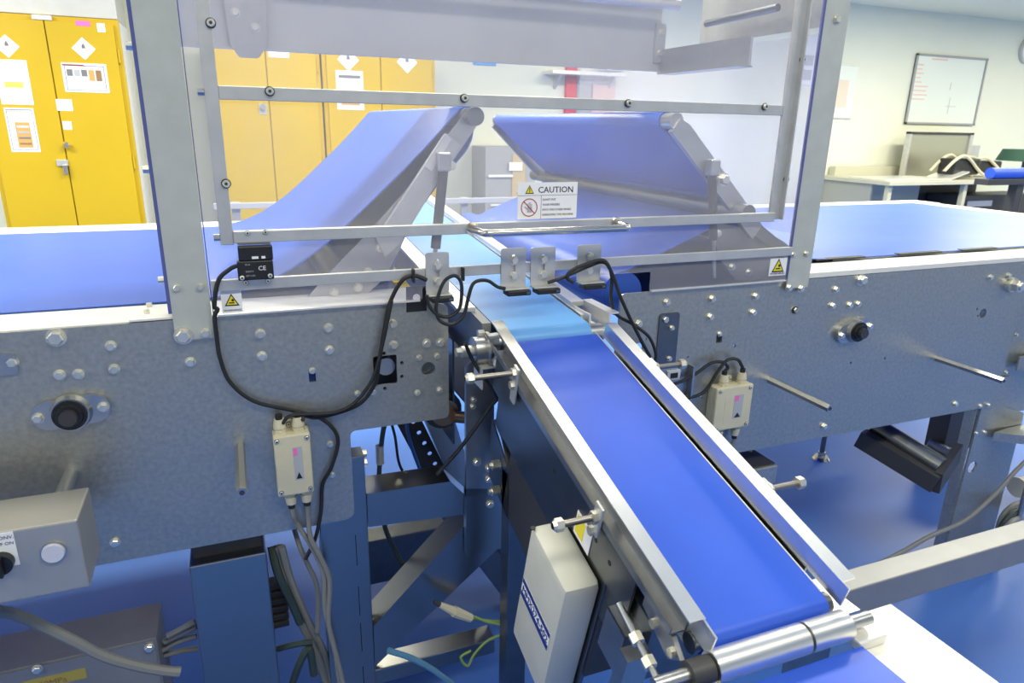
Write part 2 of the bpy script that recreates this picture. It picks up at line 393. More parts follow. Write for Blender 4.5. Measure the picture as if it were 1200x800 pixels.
# folded corner plate on the strip beside the left cover post
zs = TOP + .001
a, b, c2, d2 = WZ(163, 347, zs), WZ(205, 346, zs), WZ(210, 374, zs), WZ(152, 374, zs)
crn = MB().prism(rpoly([(d2.x, .0), (c2.x + .02, .0), (c2.x + .02, .085), (a.x, .085)], .006), 'z', TOP, TOP + .003).build('corner_plate', 'plastic', cl)
for a in ((175, 359), (172, 367)):
    w = WZ(*a, TOP + .003); MB().cyl((w.x, w.y, TOP + .003), (w.x, w.y, TOP + .009), .005, 6).build('bolt', 'bolt', crn)

# ------------------------------------------------------------------ right belt conveyor
cr = thing('belt_conveyor', 'belt conveyor with pale lit belt and galvanised side plate right of the clear cover', 'conveyor', (1.8, .5, 0))
RT = .9425
pr = rpoly([(.725, .523), (2.0, .518), (2.0, RT), (.725, RT - .001)], .012)
holes = []
for a, r in (((1152, 367), .013), ((1145, 362), .003), ((1146, 370), .003), ((997, 425), .0035), ((1037, 420), .0035), ((774, 398), .005), ((757, 397), .003), ((806, 418), .003), ((861, 405), .004), ((822, 465), .004)):
    w = W(*a); holes.append(circ(w.x, w.z, r, 14))
w = W(843, 396); holes.append([(w.x - .008, w.z - .011), (w.x - .008, w.z + .011), (w.x + .008, w.z + .011), (w.x + .008, w.z - .011)])
w = W(748, 408); holes.append(circ(w.x, w.z, .012))
spr = plate('side_plate', pr, holes, 0, .006, 'galv', cr)
for k, L in {'l': [(1009, 328)], 'm': [(781, 354), (779, 374), (834, 350), (832, 371), (885, 347), (882, 366), (931, 363), (979, 339), (975, 358), (995, 357), (1005, 356), (1160, 325), (1181, 323), (965, 499), (1119, 473), (748, 379), (931, 363)],
             's': [(843, 391), (1190, 392), (1148, 475), (1157, 474), (1178, 436)]}.items():
    for a in L: bolt(k, W(*a), spr)
w = W(998, 386); flange_bearing(w.x, w.z, 10, cr)
hexrod(W(902, 445), .185, cr); hexrod(W(1098, 420), .18, cr)
w = W(1183, 333); MB().cyl((w.x, 0, w.z), (w.x, -.012, w.z), .02, 20).cyl((w.x, -.012, w.z), (w.x, -.03, w.z), .017, 6).cyl((w.x, -.03, w.z), (w.x, -.036, w.z), .010, 16).build('shaft_nut', 'bolt', cr, False)
w = W(843, 396); MB().box(w.x - .014, w.x + .014, .008, .012, w.z - .02, w.z + .02).build('dark_slot_backing', 'dark', cr)  # added dark backing for the slot of this plate
pb = W(785, 375); qb = W(793, 422)
pt = plate('cover_tab', rpoly([(.822, .775), (.873, .775), (.873, .892), (.822, .892)], .008), [], -.003, .003, 'dsteel', cr)
for a in ((787, 384), (784, 420)): bolt('s', W(*a, -.003), pt)
prr = [(2.9, TOP + .002), (1.5, TOP + .002)] + cat([(1.40, TOP + .003), (1.30, .969), (1.21, .995), (1.12, 1.052), (1.03, 1.13), (.95, 1.212), (.888, 1.285)], 5)[0:] + arc(.866, 1.283, .019, 40, 215, 8) \
    + [(.875, 1.255), (.95, 1.19), (1.04, 1.118)] + arc(1.045, 1.095, .022, 70, -60, 5) + cat([(1.03, 1.06), (.95, 1.03), (.86, .995), (.80, .970)], 4) + arc(.79, .915, .052, 95, 265, 10) + [(1.0, .858), (2.9, .858)]
MB().sheet(prr[::-1], .10, 1.10, .0025).build('belt', 'beltd', cr, True)
MB().box(1.40, 2.9, .105, 1.09, .935, TOP - .002).build('slider_bed', 'steel', cr)
MB().box(1.20, 2.05, .0, .095, RT + .0005, RT + .013, .001).build('edge_strip', 'plastic', cr)
MB().box(2.053, 3.1, .0, .095, RT + .0005, RT + .013, .001).build('edge_strip', 'plastic', cr)
MB().box(1.2, 3.1, 1.115, 1.25, RT + .0005, RT + .013, .001).build('edge_strip', 'plastic', cr)
MB().box(2.925, 3.1, .097, 1.11, RT + .0005, RT + .010, .001).build('end_strip', 'plastic', cr)
MB().prism([(.725, .523), (3.1, .523), (3.1, RT), (.725, RT)], 'y', 1.25, 1.256).build('side_plate', 'galv', cr)
MB().cyl((.866, .06, 1.283), (.866, 1.12, 1.283), .0165, 20).build('nose_roller', 'steel', cr, True)
MB().cyl((.79, .102, .915), (.79, 1.2, .915), .049, 24).build('drive_roller', 'beltd', cr, True)
MB().cyl((1.045, .02, 1.095), (1.045, 1.2, 1.095), .0185, 16).build('snub_roller', 'dsteel', cr, True)
w = W(998, 386); MB().cyl((w.x, .006, w.z), (w.x, 1.25, w.z), .03, 20).build('return_roller', 'dsteel', cr, True)
for y0 in (.074, 1.12):  # dark grey steels, with the shadow on this nose put into the colour
    ch = rpoly([(.985, 1.075), (1.0, 1.03), (1.03, .98), (1.08, .93), (1.30, .93), (1.26, .985), (1.20, 1.02), (1.13, 1.05), (1.05, 1.06)], .008)
    c = MB().prism(ch, 'y', y0, y0 + .006).build('nose_cheek', 'panelg', cr)
    y2 = y0 - .018 if y0 < .5 else y0 + .006
    MB().prism([(.872, 1.288), (.895, 1.278), (1.118, 1.062), (1.095, 1.03), (.853, 1.262)], 'y', y2, y2 + .014).build('nose_arm', 'steel', c)
    MB().prism([(1.10, 1.04), (1.118, 1.062), (1.29, .955), (1.275, .935)], 'y', y2 + .004, y2 + .012).build('nose_guard', 'dsteel', c)
    if y0 < .5:
        for a in ((1.01, 1.045), (1.06, .965), (1.11, .95)): bolt('m', (a[0], y0, a[1]), c)
        bolt('l', (.995, y0 - .018, 1.165), c)
# dark strips for the wavy belt edge and the shadows painted along it
for x0, x1 in ((1.335, 1.5), (1.62, 1.78), (1.86, 2.0)):
    MB().box(x0, x1, .094, .112, TOP + .0005, TOP + .004, .001).build('belt_edge_shadow', 'rubber', cr)

# gas struts that lift the two noses
for (xt, zt, xb, zb, y, lab) in ((.366, 1.19, .338, .955, .058, 'dark gas strut under the left raised belt nose, behind the clear cover'),
                                 (.955, 1.178, .990, .95, .044, 'dark gas strut under the right raised belt nose, behind the clear cover')):
    t = thing('gas_strut', lab, 'strut', (xb, y, zb), 'gas struts of the belt noses')
    k = .38; xm, zm = xb + (xt - xb) * k, zb + (zt - zb) * k
    MB().cyl((xm, y, zm), (xt, y, zt), .0095, 14).build('cylinder', 'dark', t, True)
    MB().cyl((xb, y, zb), (xm, y, zm), .0045, 10).build('piston_rod', 'steel', t, True)
    MB().box(xt - .012, xt + .012, y - .012, y + .012, zt - .004, zt + .03, .003).build('end_fitting', 'steel', t)

# ------------------------------------------------------------------ safety cover
cv = thing('safety_cover', 'clear acrylic safety cover with grey posts, bars and handle over the belt gap', 'cover', (.55, 0, .93))
YP = -.004
MB().box(-.107, -.049, YP - .004, YP, .925, 1.78).box(-.107, -.103, YP, .03, .965, 1.78).build('post', 'post', cv)
MB().box(-.1125, -.1072, -.006, .03, .97, 1.78).build('panel_edge', 'acredge', cv)
for a in ((215, 393), (241, 390)): bolt('l' if a[0] < 220 else 'm', W(*a, YP - .004), cv)
MB().box(1.153, 1.216, YP - .004, YP, .925, 1.78).box(1.212, 1.216, YP, .03, .975, 1.78).build('post', 'post', cv)
for a in ((924, 337), (938, 338)): bolt('m', W(*a, YP - .004), cv)
for a in ((207, 337), (235, 336), (929, 298), (944, 297), (980, 23)): bolt('s' if a[1] > 100 else 'm', W(*a, YP - .004), cv)
for px, py in ((154, 53), (174, 199), (191, 330)):
    w = W(px + 2, py, YP - .002); MB().cyl((-.1125, .010, w.z), (-.122, .010, w.z), .006, 8).build('bolt', 'bolt', cv)
for z in (1.36, 1.13, .99):
    MB().cyl((1.216, .012, z), (1.226, .012, z), .006, 8).build('bolt', 'bolt', cv)
pan = rpoly([(-.046, .9635), (.305, .9635), (.305, .986), (.789, .986), (.789, .9465), (1.150, .9465), (1.150, 1.78), (-.046, 1.78)], .004)
plate('front_panel', pan, [], YP - .003, .003, 'acrylic', cv)
MB().box(-.102, -.098, .03, 1.18, .97, 1.78).build('side_panel', 'acrylic', cv)
MB().box(1.206, 1.210, .03, 1.18, 1.04, 1.47).build('side_panel', 'acrylic', cv)
MB().box(-.0475, -.046, YP - .0045, YP + .0035, .965, 1.78).build('panel_edge', 'acredge', cv)
MB().box(1.150, 1.1525, YP - .0045, YP + .0035, .948, 1.78).build('panel_edge', 'acredge', cv)
MB().box(-.04, .300, YP - .006, YP + .002, .9605, .9633).build('panel_lip', 'alul', cv)
MB().box(.792, 1.148, YP - .006, YP + .002, .9435, .9463).build('panel_lip', 'alul', cv)
YB_ = YP - .0035
MB().box(-.024, -.004, YB_ - .007, YB_, 1.078, 1.75, .001).build('door_bar', 'alu', cv)
MB().box(1.072, 1.100, YB_ - .007, YB_, 1.085, 1.75, .001).box(1.097, 1.100, YB_ - .018, YB_ - .007, 1.085, 1.75).build('door_bar', 'alu', cv)
MB().box(-.004, 1.072, YB_ - .006, YB_, 1.298, 1.318, .001).build('door_bar', 'alu', cv)
MB().box(-.004, 1.082, YB_ - .012, YB_, 1.081, 1.100, .001).build('door_bar', 'alu', cv)
MB().box(-.045, 1.149, YB_ - .007, YB_, 1.003, 1.022, .001).build('door_bar', 'alu', cv)
for a in ((247, 27), (316, 107), (544, 115), (736, 121), (896, 125), (265, 215), (921, 210), (940, 70)): bolt('cap', W(*a, YB_ - .007), cv)
for a in ((290, 273), (311, 272), (288, 331), (314, 329)): bolt('scr', W(*a, YB_ - (.012 if a[1] < 300 else .007)), cv)
for z in (1.090, 1.308): MB().cyl((-.024, YB_ - .004, z), (-.033, YB_ - .004, z), .0055, 10).build('hinge_pin', 'steel', cv)
# handle
a, b = W(553, 266, YB_ - .012), W(722, 261, YB_ - .012); z = 1.090; y0 = YB_ - .012; y1 = y0 - .058
hd = MB().tube([(a.x, y0, z), (a.x, y0 - .022, z), (a.x + .004, y1 + .008, z), (a.x + .014, y1, z), (a.x + .03, y1, z), (.5 * (a.x + b.x), y1, z), (b.x - .03, y1, z), (b.x - .014, y1, z), (b.x - .004, y1 + .008, z), (b.x, y0 - .022, z), (b.x, y0, z)], .0068, 14).build('handle', 'chrome', cv, True)
for p in (a, b): MB().cyl((p.x, y0, z), (p.x, y0 - .005, z), .012, 20).build('handle_collar', 'chrome', hd, True)
# caution label
YS = YP - .0034
a, b = W(607, 214, YS), W(676, 257, YS); x0, x1 = a.x, b.x - .002; z1, z0 = a.z + .0, z - .010 + .022
z0 = W(607, 257, YS).z; 
cs = MB().box(x0, x1, YS - .0006, YS, z0, z1).build('caution_sign', 'white', cv); cs['label'] = 'white CAUTION label with crossed-out hand symbol'
wS, hS = x1 - x0, z1 - z0
ys = YS - .0008
MB().box(x0, x1, ys - .0002, ys + .0002, z0 + hS * .645, z0 + hS * .655).box(x0 + wS * .385, x0 + wS * .390, ys - .0002, ys + .0002, z0, z0 + hS * .65).build('rule_line', 'inkg', cs)
text('lettering', 'CAUTION', 'ink', FRONT, (x0 + wS * .33, ys, z0 + hS * .72), hS * .235, cs, sx=1.03)
for i, s in enumerate(("DON'T PUT", 'YOUR FINGERS', 'INTO THE COVER WHILE', 'OPERATING THE MACHINE')):
    text('lettering', s, 'inkg', FRONT, (x0 + wS * .41, ys, z0 + hS * (.50 - .14 * i)), hS * .083, cs, sx=.95)
def warn_tri(cx, cz, s, y, parent, excl=True):
    MB().prism([(cx - s, cz - s * .8), (cx + s, cz - s * .8), (cx, cz + s)], 'y', y, y - .0004).build('triangle_border', 'ink', parent)
    t = .74; cz2 = cz - s * .02
    MB().prism([(cx - s * t, cz2 - s * .8 * t - .0), (cx + s * t, cz2 - s * .8 * t), (cx, cz2 + s * t)], 'y', y - .0004, y - .0007).build('triangle', 'ylab', parent)
    mb = MB()
    if excl: mb.box(cx - s * .09, cx + s * .09, y - .001, y - .0007, cz - s * .2, cz + s * .45); mb.box(cx - s * .09, cx + s * .09, y - .001, y - .0007, cz - s * .5, cz - s * .32)
    else: mb.cyl((cx + s * .15, y - .0007, cz + .05 * s), (cx + s * .15, y - .001, cz + .05 * s), s * .2, 8); mb.box(cx - s * .4, cx + s * .35, y - .001, y - .0007, cz - s * .42, cz - s * .25)
    mb.build('symbol', 'ink', parent)
warn_tri(x0 + wS * .19, z0 + hS * .80, hS * .13, ys, cs)
# prohibition ring with hand
cx, cz, rr = x0 + wS * .19, z0 + hS * .32, hS * .25
ring = MB(); n = 32
ring.add([(cx + math.cos(2 * PI * i / n) * r, ys - .0004, cz + math.sin(2 * PI * i / n) * r) for r in (rr, rr * .90) for i in range(n)], [[i, (i + 1) % n, n + (i + 1) % n, n + i] for i in range(n)])
dv = rr * .70; ring.add([(cx - dv - .0006, ys - .0004, cz + dv - .0006), (cx - dv + .0006, ys - .0004, cz + dv + .0006), (cx + dv + .0006, ys - .0004, cz - dv + .0006), (cx + dv - .0006, ys - .0004, cz - dv - .0006)], [[0, 1, 2, 3]])
ring.build('prohibition_ring', 'inkred', cs)
hand = MB().box(cx - rr * .25, cx + rr * .35, ys - .0002, ys, cz - rr * .55, cz + .02 * rr)
for i, hh in enumerate((.45, .58, .55, .4)): hand.box(cx - rr * .22 + i * rr * .15, cx - rr * .12 + i * rr * .15, ys - .0002, ys, cz, cz + rr * hh)
hand.add([(cx - rr * .25, ys - .0002, cz - rr * .3), (cx - rr * .6, ys - .0002, cz + rr * .05), (cx - rr * .5, ys - .0002, cz + rr * .15), (cx - rr * .2, ys - .0002, cz - .1 * rr)], [[0, 1, 2, 3]])
hand.build('hand_symbol', 'inkl', cs)
for (pa, pb, lab) in (((258, 341), (285, 365), 'small white WARNING label with yellow triangle'), ((903, 303), (920, 322), 'tiny white WARNING label with yellow triangle')):
    a, b = W(*pa, YS), W(*pb, YS)
    ws = MB().box(a.x, b.x, YS - .0006, YS, b.z, a.z).build('warning_sign', 'white', cv); ws['label'] = lab
    s = (b.x - a.x) * .36
    warn_tri((a.x + b.x) / 2, b.z + (a.z - b.z) * .55, s, YS - .0006, ws, False)
    text('lettering', 'WARNING', 'ink', FRONT, ((a.x + b.x) / 2, YS - .0008, b.z + (a.z - b.z) * .07), s * .38, ws, 'CENTER', sx=1.3)
# hood inside the cover: back plate, end plate, brackets
hb = thing('hood_beam', 'grey sheet steel hood beam seen through the top of the clear cover', 'beam', (.5, .41, 1.408))
MB().box(-.09, 1.03, .400, .404, 1.408, 1.78).box(-.09, 1.03, .388, .404, 1.404, 1.408).build('beam', 'hood', hb)
bp = MB().box(1.012, 1.040, .392, .400, 1.425, 1.515).build('bracket', 'alu', hb)
for z in (1.447, 1.495): bolt('m', (1.026, .392, z), bp)
MB().box(1.030, 1.036, .06, .404, 1.398, 1.455).box(1.036, 1.075, .10, .404, 1.398, 1.402).build('bracket_arm', 'steel', hb)
MB().box(1.150, 1.154, .0, .404, 1.472, 1.78).build('end_plate', 'steel', hb)
MB().cyl((1.09, .30, 1.508), (1.09, .06, 1.512), .008, 12).build('cross_rod', 'dsteel', hb, True)
for z, r, m_ in ((1.548, .012, 'alul'), (1.585, .010, 'alu')): MB().cyl((.1, .33, z), (1.03, .33, z), r, 14).build('guide_tube', m_, hb, True)
lb = W(262, 42, .39); rb = W(310, 75, .39)
hk = MB().prism([(.02, 1.50), (.10, 1.50), (.095, 1.41), (.075, 1.388), (.04, 1.388), (.025, 1.41)], 'y', .384, .388).build('bracket', 'steel', hb)
for a in ((.04, 1.47), (.075, 1.445)): bolt('m', (a[0], .384, a[1]), hk)

# ------------------------------------------------------------------ interlock switch, sensor brackets
a, b = W(278, 288, YB_ - .012), W(320, 303, YB_ - .012)
t = thing('door_switch', 'black two-piece magnetic door switch on the cover bars, left side', 'switch', (a.x + .03, YB_, b.z - .05))
up_ = MB().box(a.x, b.x, YB_ - .022, YB_ - .008, b.z, a.z, .002).build('actuator', 'black', t)
c, d = W(277, 305, YB_ - .012), W(321, 325, YB_ - .012)
lo_ = MB().box(c.x, d.x, YB_ - .024, YB_ - .007, d.z, c.z, .002).build('switch_body', 'black', t)
MB().box(a.x, b.x - .002, YB_ - .006, YB_, a.z, 1.082).build('mounting_plate', 'alu', t)
text('marking', 'CE', 'white', FRONT, ((c.x + d.x) / 2 + .004, YB_ - .0243, d.z + (c.z - d.z) * .5), .010, lo_)
for s_, zz in (('IN-A', .78), ('SAFETY', .42), ('24V 0.5A', .2)): text('marking', s_, 'inkl', FRONT, (c.x + .012, YB_ - .0243, d.z + (c.z - d.z) * zz), .0038, lo_)
MB().box(a.x + .02, a.x + .03, YB_ - .0224, YB_ - .022, b.z + .003, b.z + .007).box(b.x - .018, b.x - .012, YB_ - .0224, YB_ - .022, b.z + .003, b.z + .007).build('marking', 'white', up_)
for (xx, zz) in ((c.x + .006, d.z + .005), (d.x - .006, d.z + .006)): bolt('scr', (xx, YB_ - .024, zz), lo_)
tag(MB().tube([(c.x, YB_ - .015, c.z - .008), (c.x - .012, YB_ - .014, c.z - .014), (c.x - .03, YB_ - .012, d.z), (c.x - .04, YB_ - .011, d.z - .04), (c.x - .036, YB_ - .010, .975), (W(252, 372).x, YB_ - .008, .962),
              *[W(*p, -.012) for p in ((254, 395), (258, 420), (270, 448), (298, 470), (340, 480), (372, 488), (391, 503), (396, 520), (388, 548), (378, 568), (376, 600), (369, 632), (358, 655))]], .0036, 8).build('cable', 'rubber', None, True),
    'black cable looping from the door switch down the left side plate', 'cable')
BR = [((498, 296), (526, 341), 'leftmost'), ((587, 291), (615, 334), 'second'), ((622, 290), (649, 332), 'third'), ((677, 287), (702, 327), 'rightmost')]
for i, (p0, p1, nm) in enumerate(BR):
    yb = YB_ - .008
    a, b = W(*p0, yb), W(*p1, yb); zt = a.z; zb_ = b.z; xm = (a.x + b.x) / 2; hh = zt - zb_
    lab = ('leftmost sensor bracket, grey slotted plate above the coiled black cable', 'sensor bracket second from the left on the lower cover bar', 'sensor bracket third from the left on the lower cover bar', 'rightmost sensor bracket, grey slotted plate below the handle end')[i]
    t = thing('sensor_bracket', lab, 'bracket', (xm, yb, zb_), 'slotted sensor brackets on the cover bar')
    slot = rpoly([(xm - .0035, zb_ + hh * .32), (xm + .0035, zb_ + hh * .32), (xm + .0035, zb_ + hh * .84), (xm - .0035, zb_ + hh * .84)], .0034)
    pm = plate('bracket_plate', rpoly([(a.x, zb_), (b.x, zb_), (b.x, zt), (a.x, zt)], .005), [slot], yb - .003, .003, 'alu', t)
    for k in (.68, .28): bolt('m', (xm, yb - .003, zb_ + hh * k), pm)
    MB().box(a.x, b.x, yb - .024, yb, zb_ - .003, zb_, .0008).build('bracket_foot', 'alu', t)
    s_ = MB().box(a.x + .004, b.x + .001, yb - .030, yb - .002, zb_ - .013, zb_ - .0032, .002).build('sensor', 'black', t)
    MB().box(b.x - .008, b.x - .002, yb - .0305, yb - .030, zb_ - .010, zb_ - .006).build('lens', 'dsteel', s_)
# sensor cables
def cable(pts, r, m_, label, y=-.03, name='cable', k=8, smooth=6):
    P = [Vector(p) if len(p) == 3 and abs(p[1]) < 10 else (W(p[0], p[1], y) if len(p) == 2 else W(p[0], p[1], p[2])) for p in pts]
    return tag(MB().tube(P, r, k, smooth).build(name, m_, None, True), label, 'cable')
cable([(500, 346), (503, 358), (512, 368), (526, 371), (538, 362), (541, 345), (540, 330), (533, 323), (522, 328), (515, 342), (511, 362), (516, 376), (530, 380), (543, 370), (548, 352), (553, 335), (560, 329), (572, 329), (583, 336), (592, 338)], .0033, 'rubber', 'black sensor cable coiled in loops beside the leftmost bracket', -.045)
cable([(500, 328, -.02), (486, 323, -.02), (473, 327, -.02), (462, 343, -.016), (455, 362, -.012), (450, 390, -.012), (444, 425, -.012), (440, 448, -.012), (425, 470, -.012), (404, 481, -.012), (372, 489, -.014), (357, 487, -.02), (354, 493, -.026)], .0038, 'rubber', 'black cable from the leftmost bracket to the right gland of the left junction box', -.012)
cable([(459, 352, -.024), (449, 400, -.022), (441, 432, -.022), (432, 452, -.022), (414, 473, -.022), (392, 483, -.022), (362, 485, -.023), (340, 487, -.025), (331, 496, -.026)], .0034, 'rubber', 'black cable running beside its twin to the left gland of the left junction box', -.022)
cable([(642, 331, -.03), (660, 325), (690, 312), (706, 307), (714, 314), (717, 328), (716, 350), (722, 368), (742, 380), (760, 394), (768, 412), (768, 424)], .0034, 'rubber', 'black cable hanging from the right sensor brackets, curving to the dark tab', -.035)
cable([(672, 331), (665, 326), (668, 318), (685, 310), (707, 305), (718, 322), (726, 345), (738, 372), (752, 400), (762, 418)], .0036, 'rubber', 'black cable hanging straight down beside the right sensor brackets', -.042)
for p in ((484, 320), (542, 318)):
    w = W(*p, -.022); tag(MB().box(w.x - .002, w.x + .002, -.03, -.018, w.z - .016, w.z + .008, .0008).build('cable_tie', 'rubber'), 'small black cable tie on the lower bar ' + ('left of the leftmost bracket' if p[0] < 500 else 'above the coiled cable'), 'cable tie')

# ------------------------------------------------------------------ junction boxes
def junction_box(pa, pb, depth, label, tops, bots, lab2):
    a, b = W(*pa, -depth), W(*pb, -depth); w_ = b.x - a.x; h_ = a.z - b.z
    t = thing('junction_box', label, 'junction box', ((a.x + b.x) / 2, 0, b.z))
    MB().box(a.x, b.x, -depth * .62, -.0005, b.z, a.z, .003).build('housing', 'box', t)
    lid = MB().box(a.x - .0005, b.x + .0005, -depth, -depth * .62, b.z - .0005, a.z + .0005, .003).build('lid', 'box', t)
    for sx in (.09, .91):
        for sz in (.07, .93): bolt('scr', (a.x + w_ * sx, -depth, b.z + h_ * sz), lid, 'screw')
    lb = MB().box(a.x + w_ * .5, a.x + w_ * .75, -depth - .0006, -depth, b.z + h_ * .25, b.z + h_ * .80).build('rating_label', 'inkl', lid)
    MB().box(a.x + w_ * .51, a.x + w_ * .62, -depth - .0009, -depth - .0006, b.z + h_ * .66, b.z + h_ * .78).build('label_mark', 'pink', lb)
    MB().prism([(a.x + w_ * .54, b.z + h_ * .27), (a.x + w_ * .71, b.z + h_ * .27), (a.x + w_ * .625, b.z + h_ * .38)], 'y', -depth - .0009, -depth - .0006).build('label_mark', 'ink', lb)
    MB().box(a.x + w_ * .25, a.x + w_ * .42, -depth - .0004, -depth, b.z + h_ * .2, b.z + h_ * .78).build('faded_label', 'box', lid)
    yc = -depth * .5; out = []
    for s_, xs in ((1, tops), (-1, bots)):
        for fx in xs:
            x = a.x + w_ * fx; z = a.z if s_ > 0 else b.z
            g = MB().cyl((x, yc, z), (x, yc, z + s_ * .006), .0118, 8).cyl((x, yc, z + s_ * .006), (x, yc, z + s_ * .010), .0095, 14).cyl((x, yc, z + s_ * .010), (x, yc, z + s_ * .026), .0112, 14, .0088)
            gg = g.build('cable_gland', 'box', t, True)
            MB().cyl((x, yc, z + s_ * .026), (x, yc, z + s_ * .035), .0062, 10).build('gland_seal', 'rubber', gg)
            out.append(Vector((x, yc, z + s_ * .034)))
    xm = a.x + w_ * (tops[0] + tops[1]) / 2
    MB().box(xm - .006, xm + .006, -.006, -.0005, a.z, a.z + .016, .001).build('mounting_ear', 'box', t); bolt('scr', (xm, -.006, a.z + .009), t, 'screw')
    return out
gl = junction_box((320, 513), (368, 576), .038, 'beige junction box with cable glands on the left side plate', (.21, .72), (.35, .80), '')
gr = junction_box((841, 456), (877, 499), .034, 'beige junction box with cable glands on the right side plate', (.28, .78), (.30, .78), '')
b0 = gl[2]; b1 = gl[3]
cable([tuple(b0), tuple(b0 + Vector((.002, 0, -.02))), (349, 615, -.012), (366, 642, -.02), (379, 672, -.025), (381, 715, -.03), (392, 760, -.035), (399, 805, -.04)], .0048, 'gcable', 'grey cable dropping from the left bottom gland of the left junction box')
cable([tuple(b1), tuple(b1 + Vector((0, 0, -.03))), (364, 630, -.025), (374, 650, -.028), (386, 680, -.03), (385, 730, -.035), (396, 775, -.04), (403, 805, -.045)], .0048, 'gcable', 'grey cable dropping from the right bottom gland of the left junction box')
b0 = gr[2]; b1 = gr[3]
cable([tuple(b0), tuple(b0 + Vector((.0, 0, -.05))), tuple(b0 + Vector((.03, .06, -.16)))], .0045, 'gcable', 'grey cable from the left bottom gland of the right junction box')
cable([tuple(b1), tuple(b1 + Vector((-.004, 0, -.02))), tuple(b1 + Vector((-.03, .0, -.06))), tuple(b1 + Vector((-.03, .05, -.16)))], .0045, 'gcable', 'grey cable from the right bottom gland of the right junction box')
cable([(786, 451, -.012), (800, 446), (815, 438), (832, 426), (846, 424), (853, 430, -.018), tuple(gr[0])], .0038, 'rubber', 'upper black cable curving to the left top gland of the right junction box', -.016)
cable([(798, 466, -.012), (815, 464), (828, 456), (840, 437), (852, 422), (864, 421), (869, 428, -.018), tuple(gr[1])], .0038, 'rubber', 'lower black cable arching to the right top gland of the right junction box', -.02)
# loose connector bracket beside the right box
a, b = W(784, 430, -.004), W(806, 466, -.004)
t = thing('connector_bracket', 'steel channel bracket with white connector plate below the dark tab', 'bracket', (a.x, -.01, b.z))
MB().box(a.x - .03, b.x, -.004, -.0005, b.z - .03, a.z).box(b.x - .005, b.x, -.020, -.004, b.z - .03, a.z).build('channel', 'steel', t)
sk = MB().box(a.x - .005, a.x + .028, -.009, -.004, a.z - .030, a.z - .008).build('connector_plate', 'alul', t)
MB().box(a.x + .002, a.x + .021, -.011, -.009, a.z - .025, a.z - .013, .001).build('socket', 'ink', sk)

# ------------------------------------------------------------------ cross conveyor (pale belt under the cover)
XL, XR = .441, .625
cc = thing('cross_conveyor', 'narrow pale blue cross conveyor running out under the clear cover', 'conveyor', (.533, .5, 0))
sl = .085
def zc(y): return .900 + (y + .06) * sl
P = []
yy = [1.25, .6, .0]
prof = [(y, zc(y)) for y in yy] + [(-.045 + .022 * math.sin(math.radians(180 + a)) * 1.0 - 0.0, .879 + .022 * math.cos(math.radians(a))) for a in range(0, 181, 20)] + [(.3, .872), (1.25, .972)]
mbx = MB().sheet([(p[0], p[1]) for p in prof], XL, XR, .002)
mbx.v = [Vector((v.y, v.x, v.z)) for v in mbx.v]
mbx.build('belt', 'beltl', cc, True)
MB().cyl((XL - .03, -.045, .879), (XR + .03, -.045, .879), .0195, 18).build('end_roller', 'steel', cc, True)
for x0, x1, m_ in ((XL - .022, XL - .004, 'panelg'), (XR + .004, XR + .018, 'alul')):
    MB().prism([(-.01, zc(-.01) + .004), (1.25, zc(1.25) + .004), (1.25, zc(1.25) - .10), (-.01, zc(-.01) - .10)], 'x', x0, x1).build('side_rail', m_, cc)
MB().prism([(.06, zc(.06) + .012), (1.25, zc(1.25) + .012), (1.25, zc(1.25) + .004), (.06, zc(.06) + .004)], 'x', XL - .05, XL - .012).build('guide_strip', 'alul', cc)
MB().prism([(.04, zc(.04) + .014), (1.25, zc(1.25) + .014), (1.25, zc(1.25) + .004), (.04, zc(.04) + .004)], 'x', XR + .006, XR + .036).build('guide_strip', 'alul', cc)
MB().box(XL - .020, XR + .02, .10, 1.2, .700, .704).build('added_dark_tray', 'dsteel', cc)  # added dark sheet that hides the bright floor under the belt
MB().box(XL - .042, XL - .038, .12, .75, .60, .838).build('added_dark_apron', 'dsteel', cc)  # added dark panel covering the lit floor beside the rail
# left end bearing, tensioner bracket
b_ = MB().cyl((XL - .052, -.045, .868), (XL - .028, -.045, .868), .026, 20).cyl((XL - .028, -.045, .868), (XL - .022, -.045, .868), .034, 20).build('end_bearing', 'steel', cc, True)
MB().cyl((XL - .075, -.045, .868), (XL - .052, -.045, .868), .011, 14).cyl((XL - .085, -.045, .868), (XL - .075, -.045, .868), .009, 6).build('shaft_end', 'bolt', b_)
for dz in (.03, -.03): MB().cyl((XL - .04, -.045 + dz * .3, .868 + dz), (XL - .028, -.045 + dz * .3, .868 + dz), .007, 6).build('bolt', 'bolt', b_)
MB().box(XL - .045, XL + .012, -.075, -.055, .840, .843).box(XL - .045, XL - .043, -.075, -.03, .80, .84).build('tension_bracket', 'alul', cc)
MB().box(XL - .022, XL - .002, -.085, -.06, .845, .858, .002).build('sensor_block', 'white', cc)
# right-hand rails of the junction
MB().box(XR + .010, XR + .014, -.035, .10, .893, .915).box(XR + .010, XR + .030, -.035, .10, .891, .893).build('guide_angle', 'alul', cc)
MB().box(XR + .040, XR + .044, -.06, .055, .885, .922).box(XR + .044, XR + .062, -.06, .055, .919, .922).build('guide_angle', 'alul', cc)
MB().cyl((XR + .018, -.045, .879), (XR + .05, -.045, .879), .010, 12).build('shaft_end', 'bolt', cc)

